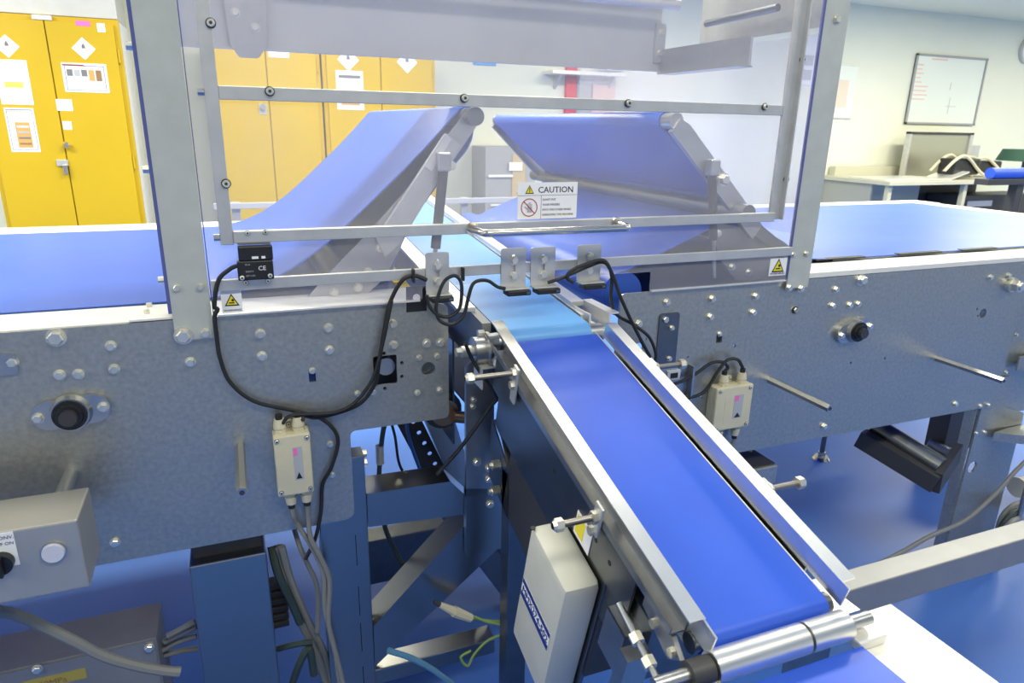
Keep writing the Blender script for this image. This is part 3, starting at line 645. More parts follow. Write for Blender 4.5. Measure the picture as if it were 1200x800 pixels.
# ------------------------------------------------------------------ outfeed conveyor, sloping to the camera
TH = math.atan(.268)
FR = Matrix.Translation((.533, -.06, .898)) @ Matrix.Rotation(TH, 4, 'X')
oc = thing('outfeed_conveyor', 'sloping blue outfeed conveyor with bright guard rails in the middle', 'conveyor', (.533, -.4, 0))
def L(): return MB(FR)
bl, br_ = -.091, .091
S0, S1 = -.018, -.648
prof = [(S0 + .004, -.030)] + arc(S0 - .014, -.016, .015, -60, 90, 8)[::1]
prof = [(S1, -.031)] + [(S0 - .014, -.031)] + arc(S0 - .014, -.0155, .0155, -80, 80, 8) + [(S0 - .02, 0), (S1 + .0, 0)] + arc(S1, -.0155, .0155, 100, 250, 8)
mbx = MB(FR).sheet([p for p in prof][::-1], bl, br_, .0018); mbx.v = [Vector((v.y, v.x, v.z)) for v in mbx.v]
mbx.build('belt', 'belt', oc, True)
L().box(bl + .004, br_ - .004, S1, S0 - .014, -.018, -.003).build('belt_bed', 'steel', oc)
for s_ in (S0 - .014, S1): L().cyl((bl - .01, s_, -.0155), (br_ + .01, s_, -.0155), .0125, 16).build('end_roller', 'dsteel', oc, True)
# side channels
L().box(-.0955, -.0925, S1 + .01, S0, -.034, -.004).build('bed_rail', 'alul', oc)
L().box(.0925, .0953, S1 + .01, S0, -.034, -.002).build('bed_rail', 'alul', oc)
# left guard: bright top flange, web, lower channel with lip, dark side plate
L().box(-.117, -.096, S1 - .005, S0 + .018, .030, .0325).box(-.0985, -.096, S1 - .028, S0 + .018, -.002, .030).build('guard_rail', 'rail', oc)
L().box(-.122, -.0985, S1 + .012, S0 - .02, -.010, -.0075).box(-.122, -.1198, S1 + .012, S0 - .02, -.0075, .001).box(-.1015, -.0985, S1 + .012, S0 - .02, -.0075, .028).build('channel_rail', 'steel', oc)
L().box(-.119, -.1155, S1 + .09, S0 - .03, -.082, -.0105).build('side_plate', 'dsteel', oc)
for s_ in (-.46, -.50, -.32): L().cyl((-.119, s_, -.045), (-.1195, s_, -.045), .004, 10).build('plate_hole', 'ink', oc)
# right guard
L().box(.0995, .102, S1 - .018, S0 - .022, .000, .030).box(.102, .121, S1 - .006, S0 - .022, .0275, .030).build('guard_rail', 'rail', oc)
L().box(.0955, .0995, S1 + .01, S0 - .03, -.014, -.012).build('gap_shade_strip', 'dsteel', oc)  # dark strip put in for the shade between belt and guard
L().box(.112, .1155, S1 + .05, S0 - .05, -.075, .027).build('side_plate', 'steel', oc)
# clamp plates with studs
def stud(x0, x1, s_, n_, big=.008, lab='stud'):
    d = 1 if x1 > x0 else -1
    o = L().cyl((x0, s_, n_), (x1, s_, n_), .0048, 12).build('stud', 'studm', oc, True)
    L().cyl((x0, s_, n_), (x0 + d * .007, s_, n_), .0095, 6).build('nut', 'bolt', o)
    L().cyl((x1 - d * .014, s_, n_), (x1 - d * .004, s_, n_), .0092, 6).cyl((x1 - d * .004, s_, n_), (x1, s_, n_), .0085, 12, .005).build('cap_nut', 'bolt', o)
for s_, nb, nt_, sn, tip in ((-.152, -.037, .034, .022, -.214), (-.460, -.030, .022, .001, -.191)):
    c = L().box(-.1275, -.1225, s_ - .010, s_ + .010, nb, nt_, .002).build('clamp_plate', 'alu', oc)
    L().cyl((-.1275, s_, sn - .024), (-.134, s_, sn - .024), .0072, 6).build('bolt', 'bolt', c)
    stud(-.1275, tip, s_, sn)
for s_ in (-.176, -.487):
    L().box(.1215, .1265, s_ - .012, s_ + .012, -.05, .030, .002).build('clamp_plate', 'alu', oc)
    stud(.1265, .194, s_, .016)
# tail fittings at the low left end
g = L().prism([(S1 + .07, -.012), (S1 + .01, -.012), (S1 - .012, -.024), (S1 + .005, -.046), (S1 + .07, -.03)], 'x', -.118, -.112).build('tail_plate', 'steel', oc)
for s_ in (S1 + .001, S1 + .04): L().cyl((-.118, s_, -.026), (-.124, s_, -.026), .006, 10).build('bolt', 'bolt', g)
tb = L().cyl((-.140, S1 + .085, -.040), (-.140, S1 - .02, -.052), .0045, 10).build('tension_screw', 'steel', oc, True)
for s_ in (.045, .015): L().cyl((-.140, S1 + s_, -.045 + (.045 - s_) * -.1), (-.140, S1 + s_ - .012, -.046 + (.045 - s_) * -.1), .0085, 6).build('nut', 'bolt', tb)
L().box(-.136, -.105, -.586, -.540, -.078, -.076).box(-.136, -.134, -.586, -.540, -.150, -.076).build('motor_guard', 'steel', oc)
L().box(-.150, -.115, S1 + .03, S1 + .05, -.15, -.075).build('hanger', 'steel', oc)
L().box(-.11, .11, -.60, -.06, -.16, -.05).build('undertray', 'dsteel', oc)
L().box(-.108, .108, -.50, -.14, -.30, -.161).build('drive_housing', 'dark', oc)

# ------------------------------------------------------------------ grey controller box on the outfeed conveyor
gb = thing('controller_box', 'pale grey drive controller box with navy striped label beneath the outfeed conveyor', 'control box', FR @ Vector((-.14, -.427, -.345)))
L().box(-.170, -.112, -.490, -.364, -.350, -.100, .011).build('housing', 'boxg', gb, True)
L().box(-.112, -.104, -.495, -.355, -.352, -.085, .001).build('back_plate', 'dsteel', gb)
L().cyl((-.168, -.372, -.1005), (-.168, -.372, -.0990), .004, 10).build('screw', 'dark', gb)
# label: stripe along the conveyor direction on the face toward -x
def lx(s_, n_, e=0.): return (-.1703 - e, s_, n_)
def quad(s0, s1, n0, n1, e, sk=0.): return [lx(s0, n0, e), lx(s1, n1, e)]
def stripe(n_top, n_bot, m_, e, parent, nm):
    s0, s1 = -.3755, -.479
    return L().add([lx(s0, n_top, e), lx(s1, n_top, e), lx(s1, n_bot, e), lx(s0, n_bot, e),
                    lx(s0, n_top, e - .0004), lx(s1, n_top, e - .0004), lx(s1, n_bot, e - .0004), lx(s0, n_bot, e - .0004)],
                   [[0, 1, 2, 3], [4, 5, 6, 7], [0, 1, 5, 4], [1, 2, 6, 5], [2, 3, 7, 6], [3, 0, 4, 7]]).build(nm, m_, parent)
lb = stripe(-.203, -.240, 'white', .0004, gb, 'model_label')
stripe(-.203, -.212, 'navy', .0008, lb, 'label_stripe'); stripe(-.230, -.240, 'navy', .0008, lb, 'label_stripe')
R3 = FR.to_3x3() @ Matrix(((0, 0, -1), (-1, 0, 0), (0, 1, 0)))
text('lettering', 'MMX274-502', 'navy', R3, FR @ Vector((-.1712, -.3785, -.2275)), .0180, lb, sx=.97)
# warning label behind the box, on its back plate
wl = L().box(-.1205, -.1195, -.452, -.405, -.084, -.042).build('warning_label', 'white', gb)
L().box(-.1210, -.1206, -.432, -.408, -.078, -.046).build('warning_patch', 'ylab', wl)

# ------------------------------------------------------------------ takeaway conveyor at the bottom edge
tc_ = thing('takeaway_conveyor', 'takeaway conveyor with blue belt, steel transfer roller and cream sides at the bottom edge', 'conveyor', (.55, -.85, 0))
MB().cyl((.432, -.722, .716), (.558, -.722, .716), .0175, 24).build('transfer_roller', 'rail', tc_, True)
MB().cyl((.562, -.722, .716), (.622, -.722, .716), .0175, 24).build('transfer_roller', 'rail', tc_, True)
MB().cyl((.36, -.722, .716), (.66, -.722, .716), .008, 12).build('roller_shaft', 'steel', tc_, True)
MB().cyl((.402, -.722, .716), (.430, -.722, .716), .0145, 18).build('roller_collar', 'dark', tc_, True)
MB().box(.425, .632, -1.15, -.742, .696, .699).build('belt', 'belt', tc_)
MB().box(.43, .627, -1.15, -.745, .66, .695).build('belt_bed', 'dsteel', tc_)
MB().box(.30, .422, -1.15, -.745, .60, .672).build('side_frame', 'dark', tc_)
MB().box(.25, .43, -.742, -.70, .66, .676).build('cross_frame', 'dsteel', tc_)
MB().box(.640, .74, -1.15, -.690, .685, .690, .001).build('side_cover', 'plastic', tc_)
MB().box(.628, .672, -.742, -.70, .691, .704, .002).build('bearing_block', 'alul', tc_)
MB().box(.62, 1.6, -.60, -.56, .585, .635, .002).build('rear_frame', 'panelg', tc_)
MB().box(.66, .70, -.68, -.61, .0, .684).build('leg', 'steel', tc_)
MB().box(.31, .35, -1.1, -1.06, .0, .60).build('leg', 'steel', tc_)

# ------------------------------------------------------------------ stand under the left conveyor
st = thing('machine_stand', 'stainless steel stand of square tubes with diagonal brace under the left conveyor', 'stand', (.25, .05, 0))
MB().box(.097, .189, .012, .055, 0, .660, .002).build('leg', 'ssteel', st)
for z in (.10, .21, .30, .42): 
    MB().box(.163, .1645, .0112, .012, z, z + .07).build('seam_slot', 'ink', st)
for z in (.645, .625): MB().cyl((.190, .05, z), (.199, .05, z), .008, 6).build('bolt', 'bolt', st)
MB().prism([(.190, .502), (.433, .486), (.36, .572), (.190, .576)], 'y', .012, .085).build('cross_tube', 'ssteel', st)
MB().prism([(.190, .262), (.190, .160), (.484, .401), (.440, .486), (.415, .486)], 'y', .014, .085).build('diagonal_brace', 'ssteel', st)
MB().box(.16, 1.2, .35, .41, .115, .245, .002).build('rear_cross_tube', 'dsteel', st)
MB().box(.190, .47, .03, .08, .095, .135, .002).build('low_cross_tube', 'ssteel', st)
MB().prism([(.40, .35), (.47, .35), (.68, .0), (.61, .0)], 'y', .25, .30).build('rear_brace', 'dsteel', st)
pe = MB().prism([(.388, .54), (.447, .54), (.447, .835), (.402, .835), (.388, .822)], 'y', -.006, .004).build('upright_plate', 'steel', st)
MB().prism([(.388, .40), (.50, .40), (.50, .535), (.388, .56)], 'y', -.006, .010).build('joint_plate', 'ssteel', st)
for a in ((555, 468), (554, 476)): bolt('s', W(*a, -.006), pe)
for a in ((573, 548), (573, 561), (559, 541), (574, 590)): bolt('m', W(*a, -.006), st)
# perforated angle behind
pa = MB()
d0, d1 = W(452, 440, .22), W(517, 565, .22); pw = .05
vv = [(d0.x - .03, d0.z), (d0.x + .03, d0.z), (d1.x + .025, d1.z), (d1.x - .03, d1.z)]
hs = []
for k in range(9):
    t_ = .12 + k * .1; hs.append(circ(d0.x + (d1.x - d0.x) * t_ + .008, d0.z + (d1.z - d0.z) * t_, .0055, 10))
plate('perforated_strut', vv, hs, .22, .004, 'dark', st)
MB().prism([(d0.x + .03, d0.z + .03), (d0.x + .11, d0.z + .03), (d1.x + .13, d1.z - .2), (d1.x + .03, d1.z - .02)], 'y', .20, .24).build('strut_channel', 'steel', st)
# leg box below the left plate
lg = thing('square_leg', 'wide square stainless leg reflecting the blue floor under the left side plate', 'leg', (-.07, .06, 0))
MB().box(-.136, -.003, .004, .13, 0, .495, .003).build('leg_tube', 'ssteel', lg)
MB().box(-.130, -.009, .03, .12, .495, .533).build('leg_cap', 'dark', lg)
# dark upright of the outfeed conveyor
op = thing('support_post', 'dark stainless support post beside the grey controller box', 'post', (.445, -.14, 0))
MB().box(.425, .468, -.15, -.11, 0, .655, .002).build('post_tube', 'dsteel', op)
a = W(598, 470, -.12); b = W(613, 500, -.15)
MB().prism([(-.15, .655), (-.148, .655), (-.10, .715), (-.06, .73), (-.06, .728), (-.102, .712), (-.15, .652)], 'x', .425, .462).build('bent_tab', 'steel', op)
MB().prism([(-.15, .655), (-.05, .73), (-.04, .60), (-.148, .56)], 'x', .425, .428).build('gusset', 'dsteel', op)
for z in (.655, .60):
    MB().cyl((.424, -.10, z), (.408, -.10, z), .010, 8).cyl((.408, -.10, z), (.402, -.10, z), .006, 6).build('bolt', 'bolt', op)
# dark gear unit behind the upright
gm = thing('gear_motor', 'dark geared motor with bronze end cap in the gap behind the upright plate', 'motor', (.42, .16, .70))
w = W(523, 478, .14)
MB().cyl((w.x - .01, .13, w.z), (w.x - .01, .19, w.z), .042, 20).build('motor_body', 'dark', gm, True)
MB().cyl((w.x - .01, .115, w.z), (w.x - .01, .13, w.z), .030, 20).build('end_cap', 'copper', gm, True)
MB().cyl((w.x + .005, .105, w.z - .006), (w.x + .03, .105, w.z - .012), .013, 12).build('plug', 'copper', gm, True)

# ------------------------------------------------------------------ cables in the gap and below
cable([(463, 462, .10), (458, 478), (450, 500), (446, 530), (444, 560), (444, 580), (452, 620), (468, 655), (476, 668)], .0055, 'dgcable', 'dark green cable with grey ferrule hanging in the blue gap', .12)
w = W(445, 532, .12); tag(MB().cyl((w.x, .12, w.z - .022), (w.x, .12, w.z + .02), .0085, 12).build('cable_ferrule', 'alu', None, True), 'grey crimp sleeve on the dark green cable', 'ferrule')
cable([(460, 470, .13), (458, 490), (463, 512), (467, 540), (474, 558), (476, 575)], .003, 'rubber', 'thin black wire hanging right of the dark green cable', .13)
cable([(490, 466, .15), (480, 480), (477, 500), (483, 525), (492, 550), (499, 575), (508, 600)], .004, 'blcable', 'blue wire curving in front of the perforated strut', .15)
cable([(583, 467, -.03), (572, 480), (552, 508), (535, 530), (518, 549), (512, 556)], .0042, 'rubber', 'black cable crossing the upright plate diagonally', -.03)
cable([(545, 402, -.075), (552, 418), (560, 432), (572, 448), (580, 462), (583, 467)], .0035, 'rubber', 'short black cable running down behind the stud at the belt joint', -.06)
cable([(455, 762, -.1), (480, 770), (505, 783), (530, 801)], .006, 'phose', 'pale blue hose at the bottom below the diagonal brace', -.1)
for k, pts in enumerate(([(555, 722), (570, 728), (592, 733)], [(592, 742), (572, 750), (556, 766), (548, 780), (540, 770), (552, 762)], [(552, 724), (572, 727), (594, 728)])):
    cable(pts, .0028, 'gncable', ('green-yellow earth wire below the tan connector', 'curled green-yellow earth wire under the diagonal brace', 'upper green-yellow earth wire from the tan connector')[k], -.03 + .004 * k)
cn = thing('wire_connector', 'tan plastic wire connector below the diagonal brace', 'connector', W(532, 722, -.03))
w = W(532, 716, -.03); w2 = W(515, 708, -.03); w3 = W(552, 724, -.03)
MB().cyl(w2, w, .006, 8, .010).cyl(w, w3, .012, 8, .009).build('connector_shell', 'box', cn)
MB().cyl(w2 + (w2 - w) * .35, w2, .004, 8, .006).build('connector_tip', 'dark', cn)
# bundle beside the leg
for k, (pts, m_, r) in enumerate((([(325, 640, .05), (332, 670), (345, 710), (365, 750), (380, 790), (386, 806)], 'gcable', .010), ([(330, 640, .03), (341, 680), (360, 725), (380, 765), (392, 806)], 'gcable', .007),
                                  ([(318, 640, .05), (326, 672), (343, 708), (352, 730)], 'dgcable', .008), ([(345, 620, .06), (352, 642), (360, 660), (372, 690), (372, 740)], 'gcable', .005),
                                  ([(326, 760, .03), (345, 755), (366, 752)], 'dgcable', .006), ([(340, 810, .02), (350, 780), (362, 760), (368, 790)], 'dgcable', .008))):
    cable(pts, r, m_, ('thick grey cable slanting down right of the square leg', 'second grey cable lying against the thick slanting one', 'dark cable in the bundle close to the square leg', 'thin grey cable behind the two gland cables', 'short dark cable crossing below the bundle', 'dark curled cable at the bottom beside the square leg')[k], .04 - .008 * k)
for k, pts in enumerate(([(196, 745), (210, 738), (228, 728)], [(192, 752), (212, 742), (230, 734)], [(190, 762), (208, 752), (230, 745)], [(190, 768), (214, 762), (232, 760)], [(192, 760), (205, 745), (222, 730)])):
    cable(pts, .0055, 'gcable', ('topmost', 'second', 'third', 'lowest', 'steepest')[k] + ' grey cable in the gap between the regulator panel and the square leg', .04 + .01 * k)
ct = thing('cable_trunking', 'ribbed dark cable chain hanging right of the square leg', 'cable chain', W(322, 725, .09))
for k in range(6):
    w = W(321 + k * .5, 680 + k * 9, .09); MB().box(w.x - .02, w.x + .025, .07, .10, w.z - .009, w.z + .004, .002).build('chain_link', 'dark', ct)

# ------------------------------------------------------------------ control box and regulator panel, bottom left
cb = thing('control_box', 'stainless control box with pale push button and black selector switch', 'control box', (-.32, -.13, .615))
MB().box(-.52, -.246, -.185, -.085, .615, .727, .003).build('enclosure', 'brushed', cb)
w = W(63, 646, -.185)
bt = MB().cyl((w.x, -.185, w.z), (w.x, -.188, w.z), .0162, 28).build('button_bezel', 'steel', cb, True)
MB().cyl((w.x, -.188, w.z), (w.x, -.192, w.z), .0145, 28, .0135).build('push_button', 'btn', bt, True)
w = W(3, 657, -.185)
lp = MB().box(w.x - .045, W(19, 640, -.185).x, -.186, -.185, w.z - .01, W(10, 623, -.185).z, .0003).build('switch_label', 'white', cb)
z_ = W(10, 631, -.186).z
text('lettering', 'CONV.', 'inkg', FRONT, (W(19, 640, -.185).x - .0235, -.1862, z_), .0075, lp); text('lettering', 'OFF ON', 'inkg', FRONT, (W(19, 640, -.185).x - .026, -.1862, z_ - .009), .0068, lp)
kb = MB().cyl((w.x, -.186, w.z), (w.x, -.198, w.z), .0150, 24).build('selector_switch', 'black', cb, True)
MB().box(w.x - .004, w.x + .004, -.208, -.198, w.z - .014, w.z + .014, .001).build('selector_lever', 'black', kb)
cable([(-5, 715, -.12), (15, 719), (45, 731), (85, 750), (120, 768), (160, 780), (195, 786), (211, 787)], .0085, 'gcable', 'thick grey hose sagging below the control box', -.10)
rp = thing('regulator_panel', 'steel panel box with faded yellow pressure label below the control box', 'panel', (-.36, .06, .15))
MB().box(-.62, -.208, .02, .125, .15, .350, .001).build('enclosure', 'panelg', rp)
fp = MB().box(-.615, -.212, .017, .020, .155, .346).build('front_plate', 'panelg', rp)
for a in ((175, 758), (44, 783)): bolt('m', W(*a, .017), fp)
a, b = W(25, 799, .017), W(100, 782, .017)
yl = MB().prism([(a.x, a.z - .022), (b.x, b.z - .022), (b.x, b.z), (a.x, b.z)], 'y', .0165, .017).build('pressure_label', 'ytape', rp)
text('lettering', '0.60MPa', 'brown', FRONT, (a.x + .012, .0162, b.z - .019), .016, yl)

# ------------------------------------------------------------------ right side: leg, roller frame, foot, tray
rl = thing('conveyor_leg', 'galvanised support leg plate with round hole under the right conveyor end', 'leg', (2.05, .03, 0))
w = W(1135, 545, .02)
plate('leg_plate', rpoly([(1.945, 0), (2.16, 0), (2.16, .47), (2.06, .50), (2.06, .60), (1.960, .60)], .01), [circ(w.x, w.z, .018)], .008, .006, 'galv', rl)
MB().box(1.945, 1.951, .014, .045, 0, .505).build('leg_flange', 'galv', rl)
for a in ((1143, 507), (1153, 506)): bolt('s', W(*a, .008), rl)
MB().box(2.004, 2.20, .02, .10, .47, .93, .002).build('corner_post', 'galv', rl)
cm = thing('rod_clamp', 'steel clamp block with vertical rod at the right edge', 'clamp', (2.12, -.05, .3))
a = W(1165, 510, -.02)
MB().prism([(2.02, -.005), (2.15, -.10), (2.25, -.10), (2.25, .005), (2.10, .005)], 'z', .405, .432).build('clamp_block', 'galv', cm)
MB().cyl((2.145, -.06, .15), (2.145, -.06, .78), .008, 12).build('rod', 'steel', cm, True)
for (x, y) in ((2.145, -.06), (2.18, -.03)): MB().cyl((x, y, .432), (x, y, .444), .013, 6).build('nut', 'bolt', cm)
MB().prism([(2.06, .0), (2.22, -.06), (2.22, .005), (2.06, .005)], 'z', .62, .66).build('upper_block', 'galv', cm)
cable([(1215, 528, -.12), (1190, 552), (1165, 580), (1130, 610), (1090, 628), (1060, 645), (1030, 660)], .006, 'gcable', 'grey cable slanting down across the right support leg', -.12)
for k in range(3):
    cable([(1200, 588 + 8 * k, -.02), (1185, 594 + 9 * k), (1172, 612 + 10 * k), (1168, 650 + 8 * k)], .009, ('gcable', 'dgcable', 'gcable')[k], ('upper', 'middle', 'lower')[k] + ' curled cable at the right edge below the rod clamp', -.03 - .03 * k)
pp = thing('pipe_fitting', 'cream pipe fitting at the right edge below the rod clamp', 'pipe', W(1190, 590, .1))
w = W(1195, 570, .12); MB().cyl((w.x, .12, w.z), (w.x + .2, .12, w.z), .03, 16).cyl((w.x - .015, .12, w.z), (w.x, .12, w.z), .036, 16).build('pipe_elbow', 'box', pp, True)
rf = thing('roller_frame', 'dark roller frame hanging low under the right conveyor', 'frame', (2.3, .5, .3))
p0 = WZ(1008, 512, .42); p1 = WZ(1098, 566, .36)
def bar(mb, a, b, w_, h_):
    a = Vector(a); b = Vector(b); d = (b - a).normalized(); s_ = d.cross(Vector((0, 0, 1))).normalized(); u_ = s_.cross(d)
    vs = [p + s_ * i * w_ / 2 + u_ * j * h_ / 2 for p in (a, b) for i, j in ((-1, -1), (1, -1), (1, 1), (-1, 1))]
    return mb.add(vs, [[0, 1, 2, 3], [7, 6, 5, 4], [0, 1, 5, 4], [1, 2, 6, 5], [2, 3, 7, 6], [3, 0, 4, 7]])
bar(MB(), p0, p1, .04, .05).build('side_bar', 'dark', rf)
q0 = p0 + Vector((.05, 0, .03)); q1 = p1 + Vector((.03, .02, .035)); MB().cyl(q0, q1, .028, 16).build('roller', 'dsteel', rf, True)
r1 = WZ(1122, 530, .38); bar(MB(), p1, r1, .02, .06).build('end_bar', 'dark', rf)
r2 = W(1085, 523, .45); r3 = W(1112, 536, .38); MB().cyl(r2, r3, .038, 18).build('drum', 'dsteel', rf, True)
r4 = W(1105, 505, .45); MB().box(r4.x - .02, r4.x + .16, .42, .50, r4.z - .08, r4.z + .10, .003).build('bearing_housing', 'dark', rf)
MB().box(1.9, 2.6, .80, .804, .30, .52).build('belt_guard', 'navy', rf)
fl = thing('levelling_foot', 'chrome levelling foot standing on the blue floor under the right plate', 'foot', WZ(962, 537, 0))
w = WZ(962, 537, 0)
MB().cyl((w.x, w.y, 0), (w.x, w.y, .012), .034, 24, .026).build('foot_pad', 'chrome', fl, True)
MB().cyl((w.x, w.y, .012), (w.x, w.y, .03), .016, 6).build('lock_nut', 'chrome', fl)
MB().cyl((w.x, w.y, .03), (w.x, w.y, .55), .010, 12).build('threaded_stem', 'dsteel', fl, True)
tr = thing('steel_tray', 'small black-topped steel channel end below the right plate, beside the outfeed guard', 'channel', (1.12, -.0, .40))
a = W(880, 545, -.02); b = W(912, 545, -.02)
MB().box(a.x - .07, b.x, -.02, .10, b.z - .05, b.z, .003).build('channel_body', 'galv', tr)
c = MB().box(a.x - .07, b.x - .004, -.012, .09, b.z, b.z + .004).build('channel_top', 'dark', tr); MB().cyl((b.x - .02, .06, b.z + .004), (b.x - .02, .06, b.z + .008), .006, 6).build('bolt', 'bolt', c)

# ------------------------------------------------------------------ yellow cabinets
def cabinet(x0, x1, y0, z1, label, seam=True, lock=True, side='yellow'):
    t = thing('storage_cabinet', label, 'cabinet', ((x0 + x1) / 2, y0 + .25, 0))
    MB().box(x0, x1, y0 + .022, y0 + .055, .0, z1, .004).build('door_frame', 'yellow', t)
    MB().box(x0 + .001, x1 - .001, y0 + .055, y0 + .5, .0, z1 - .001, .004).build('carcass', 'wallw', t)
    xm = (x0 + x1) / 2; ds = []
    for a, b in ((x0 + .028, xm - .003), (xm + .003, x1 - .028)):
        ds.append(MB().box(a, b, y0, y0 + .022, .08, z1 - .03, .003).build('door', 'yellow', t))
    for z in (.30, .95, z1 - .25):
        MB().cyl((x1 - .02, y0 + .012, z), (x1 - .02, y0 + .012, z + .08), .007, 8).build('hinge', 'yellow', t)
    return t, ds
def sheet(t, y, x0, x1, z0, z1, m_='paper', name='notice'):
    return MB().box(x0, x1, y - .0015, y, z0, z1).build(name, m_, t)
Y1 = 4.0
c1, d1_ = cabinet(-1.335, -.552, Y1, 1.84, 'yellow flammables cabinet with notices, left of the grey cover post')
def rect(d, pa, pb, m_='paper', name='notice', y=Y1):
    a, b = W(*pa, y), W(*pb, y); return sheet(d, y, min(a.x, b.x), max(a.x, b.x), min(a.z, b.z), max(a.z, b.z), m_, name), a, b
def diamond(d, pc, r, y=Y1):
    c = W(*pc, y); o = MB().prism([(c.x - r, c.z), (c.x, c.z - r), (c.x + r, c.z), (c.x, c.z + r)], 'y', y - .0015, y).build('hazard_diamond', 'white', d)
    MB().prism([(c.x - r * .16, c.z + r * .02), (c.x + r * .16, c.z + r * .02), (c.x + r * .14, c.z + r * .22), (c.x + .0, c.z + r * .5), (c.x - r * .14, c.z + r * .25)], 'y', y - .0025, y - .0015).build('flame_symbol', 'inkg', o)
    MB().box(c.x - r * .5, c.x + r * .5, y - .0025, y - .0015, c.z - r * .06, c.z - r * .03).build('rule_line', 'inkl', o)
diamond(d1_[1], (98, 57), .064); diamond(d1_[0], (8, 54), .064)
o, a, b = rect(d1_[1], (71, 73), (129, 109)); yy = Y1 - .0025; w_ = b.x - a.x; h_ = a.z - b.z
MB().box(a.x + w_ * .02, a.x + w_ * .5, yy, yy + .001, a.z - h_ * .10, a.z - h_ * .05).build('heading', 'inkred', o)
for k, m_ in enumerate(('inkg', 'inkl', 'inkg', 'orange', 'brown')):
    MB().box(a.x + w_ * (.10 + .16 * k), a.x + w_ * (.23 + .16 * k), yy, yy + .001, a.z - h_ * (.45 if k < 3 else .6), a.z - h_ * .22).build('picture', m_, o)
fr = MB()
for (p, q_, r_, s_) in ((.06, .94, .90, .92), (.06, .94, .06, .075), (.06, .072, .06, .92), (.928, .94, .06, .92)): fr.box(a.x + w_ * p, a.x + w_ * q_, yy, yy + .001, b.z + h_ * r_, b.z + h_ * s_)
fr.build('frame_line', 'navy', o)
rect(d1_[1], (65, 116), (86, 130)); rect(d1_[1], (73, 142), (85, 152), 'white'); rect(d1_[1], (113, 27), (124, 38), 'white'); rect(d1_[1], (88, 24), (106, 31), 'pink', 'tape')
o, a, b = rect(d1_[0], (-8, 69), (40, 123)); w_ = b.x - a.x; h_ = a.z - b.z
MB().box(a.x + w_ * .2, a.x + w_ * .78, yy, yy + .001, b.z + h_ * .38, b.z + h_ * .51).build('highlight', 'lime', o)
for k in range(6): MB().box(a.x + w_ * .1, a.x + w_ * .85, yy, yy + .001, b.z + h_ * (.58 + .05 * k), b.z + h_ * (.588 + .05 * k)).build('text_line', 'inkl', o)
o, a, b = rect(d1_[0], (4, 126), (48, 178)); w_ = b.x - a.x; h_ = a.z - b.z
MB().box(a.x + w_ * .28, a.x + w_ * .78, yy, yy + .001, b.z + h_ * .10, b.z + h_ * .68).build('picture', 'orange', o)
for k in range(4): MB().box(a.x + w_ * .34, a.x + w_ * .74, yy - .001, yy, b.z + h_ * (.17 + .13 * k), b.z + h_ * (.21 + .13 * k)).build('picture_shelf', ('brown', 'inkg', 'inkl', 'white')[k], o)
MB().box(a.x + w_ * .08, a.x + w_ * .6, yy, yy + .001, b.z + h_ * .9, b.z + h_ * .93).build('heading', 'inkpale', o)
fr = MB()
for (p, q_, r_, s_) in ((.06, .94, .95, .965), (.06, .94, .05, .06), (.06, .075, .05, .96), (.925, .94, .05, .96)): fr.box(a.x + w_ * p, a.x + w_ * q_, yy, yy + .001, b.z + h_ * r_, b.z + h_ * s_)
fr.build('frame_line', 'navy', o)
w = W(79, 170, Y1); kn = MB().cyl((w.x, Y1, w.z), (w.x, Y1 - .02, w.z), .018, 16).cyl((w.x, Y1 - .02, w.z), (w.x, Y1 - .032, w.z), .022, 16, .015).build('lock_knob', 'chrome', d1_[1], True)
a = W(66, 187, Y1); b = W(82, 201, Y1)
hp = MB().box(a.x, b.x, Y1 - .012, Y1, b.z + .035, a.z, .002).build('hasp', 'alu', d1_[1]); MB().box(b.x - .03, b.x - .005, Y1 - .03, Y1 - .012, b.z - .015, b.z + .045, .004).build('padlock', 'steel', hp)
MB().box(-1.0, -.90, Y1 - .006, Y1 + .02, 1.812, 1.838, .002).build('top_catch', 'plastic', c1)
tag(MB().box(-1.9, -.555, Y1 + .03, Y1 + .48, 1.843, 2.24, .004).build('flat_box', 'hood'), 'pale grey long box lying on top of the left yellow cabinet', 'box')
c2_, d2_ = cabinet(-.06, .648, Y1 + .01, 1.84, 'yellow cabinet with steel lock knob seen through the left of the clear cover')
w = W(308, 125, Y1 + .01); MB().cyl((w.x, Y1 + .01, w.z), (w.x, Y1 - .02, w.z), .02, 14).build('lock_knob', 'steel', d2_[1], True)
MB().box(w.x - .024, w.x + .024, Y1 + .006, Y1 + .01, w.z - .05, w.z + .02).build('lock_plate', 'alu', d2_[1])
rect(d2_[1], (314, 57), (339, 68), 'paper', 'notice', Y1 + .01)
c3_, d3_ = cabinet(.660, 1.465, Y1 + .01, 1.84, 'yellow cabinet with hazard diamonds seen through the middle of the clear cover')
for pc in ((408, 70), (477, 73)): diamond(d3_[0 if pc[0] < 440 else 1], pc, .075, Y1 + .01)
o, a, b = rect(d3_[0], (393, 82), (427, 129), 'paper', 'notice', Y1 + .01)
MB().box(a.x + .03, b.x - .03, Y1 + .0075, Y1 + .0085, b.z + .03, b.z + .12).build('picture', 'orange', o); MB().box(a.x + .02, b.x - .02, Y1 + .0075, Y1 + .0085, a.z - .05, a.z - .03).build('heading', 'inkg', o)

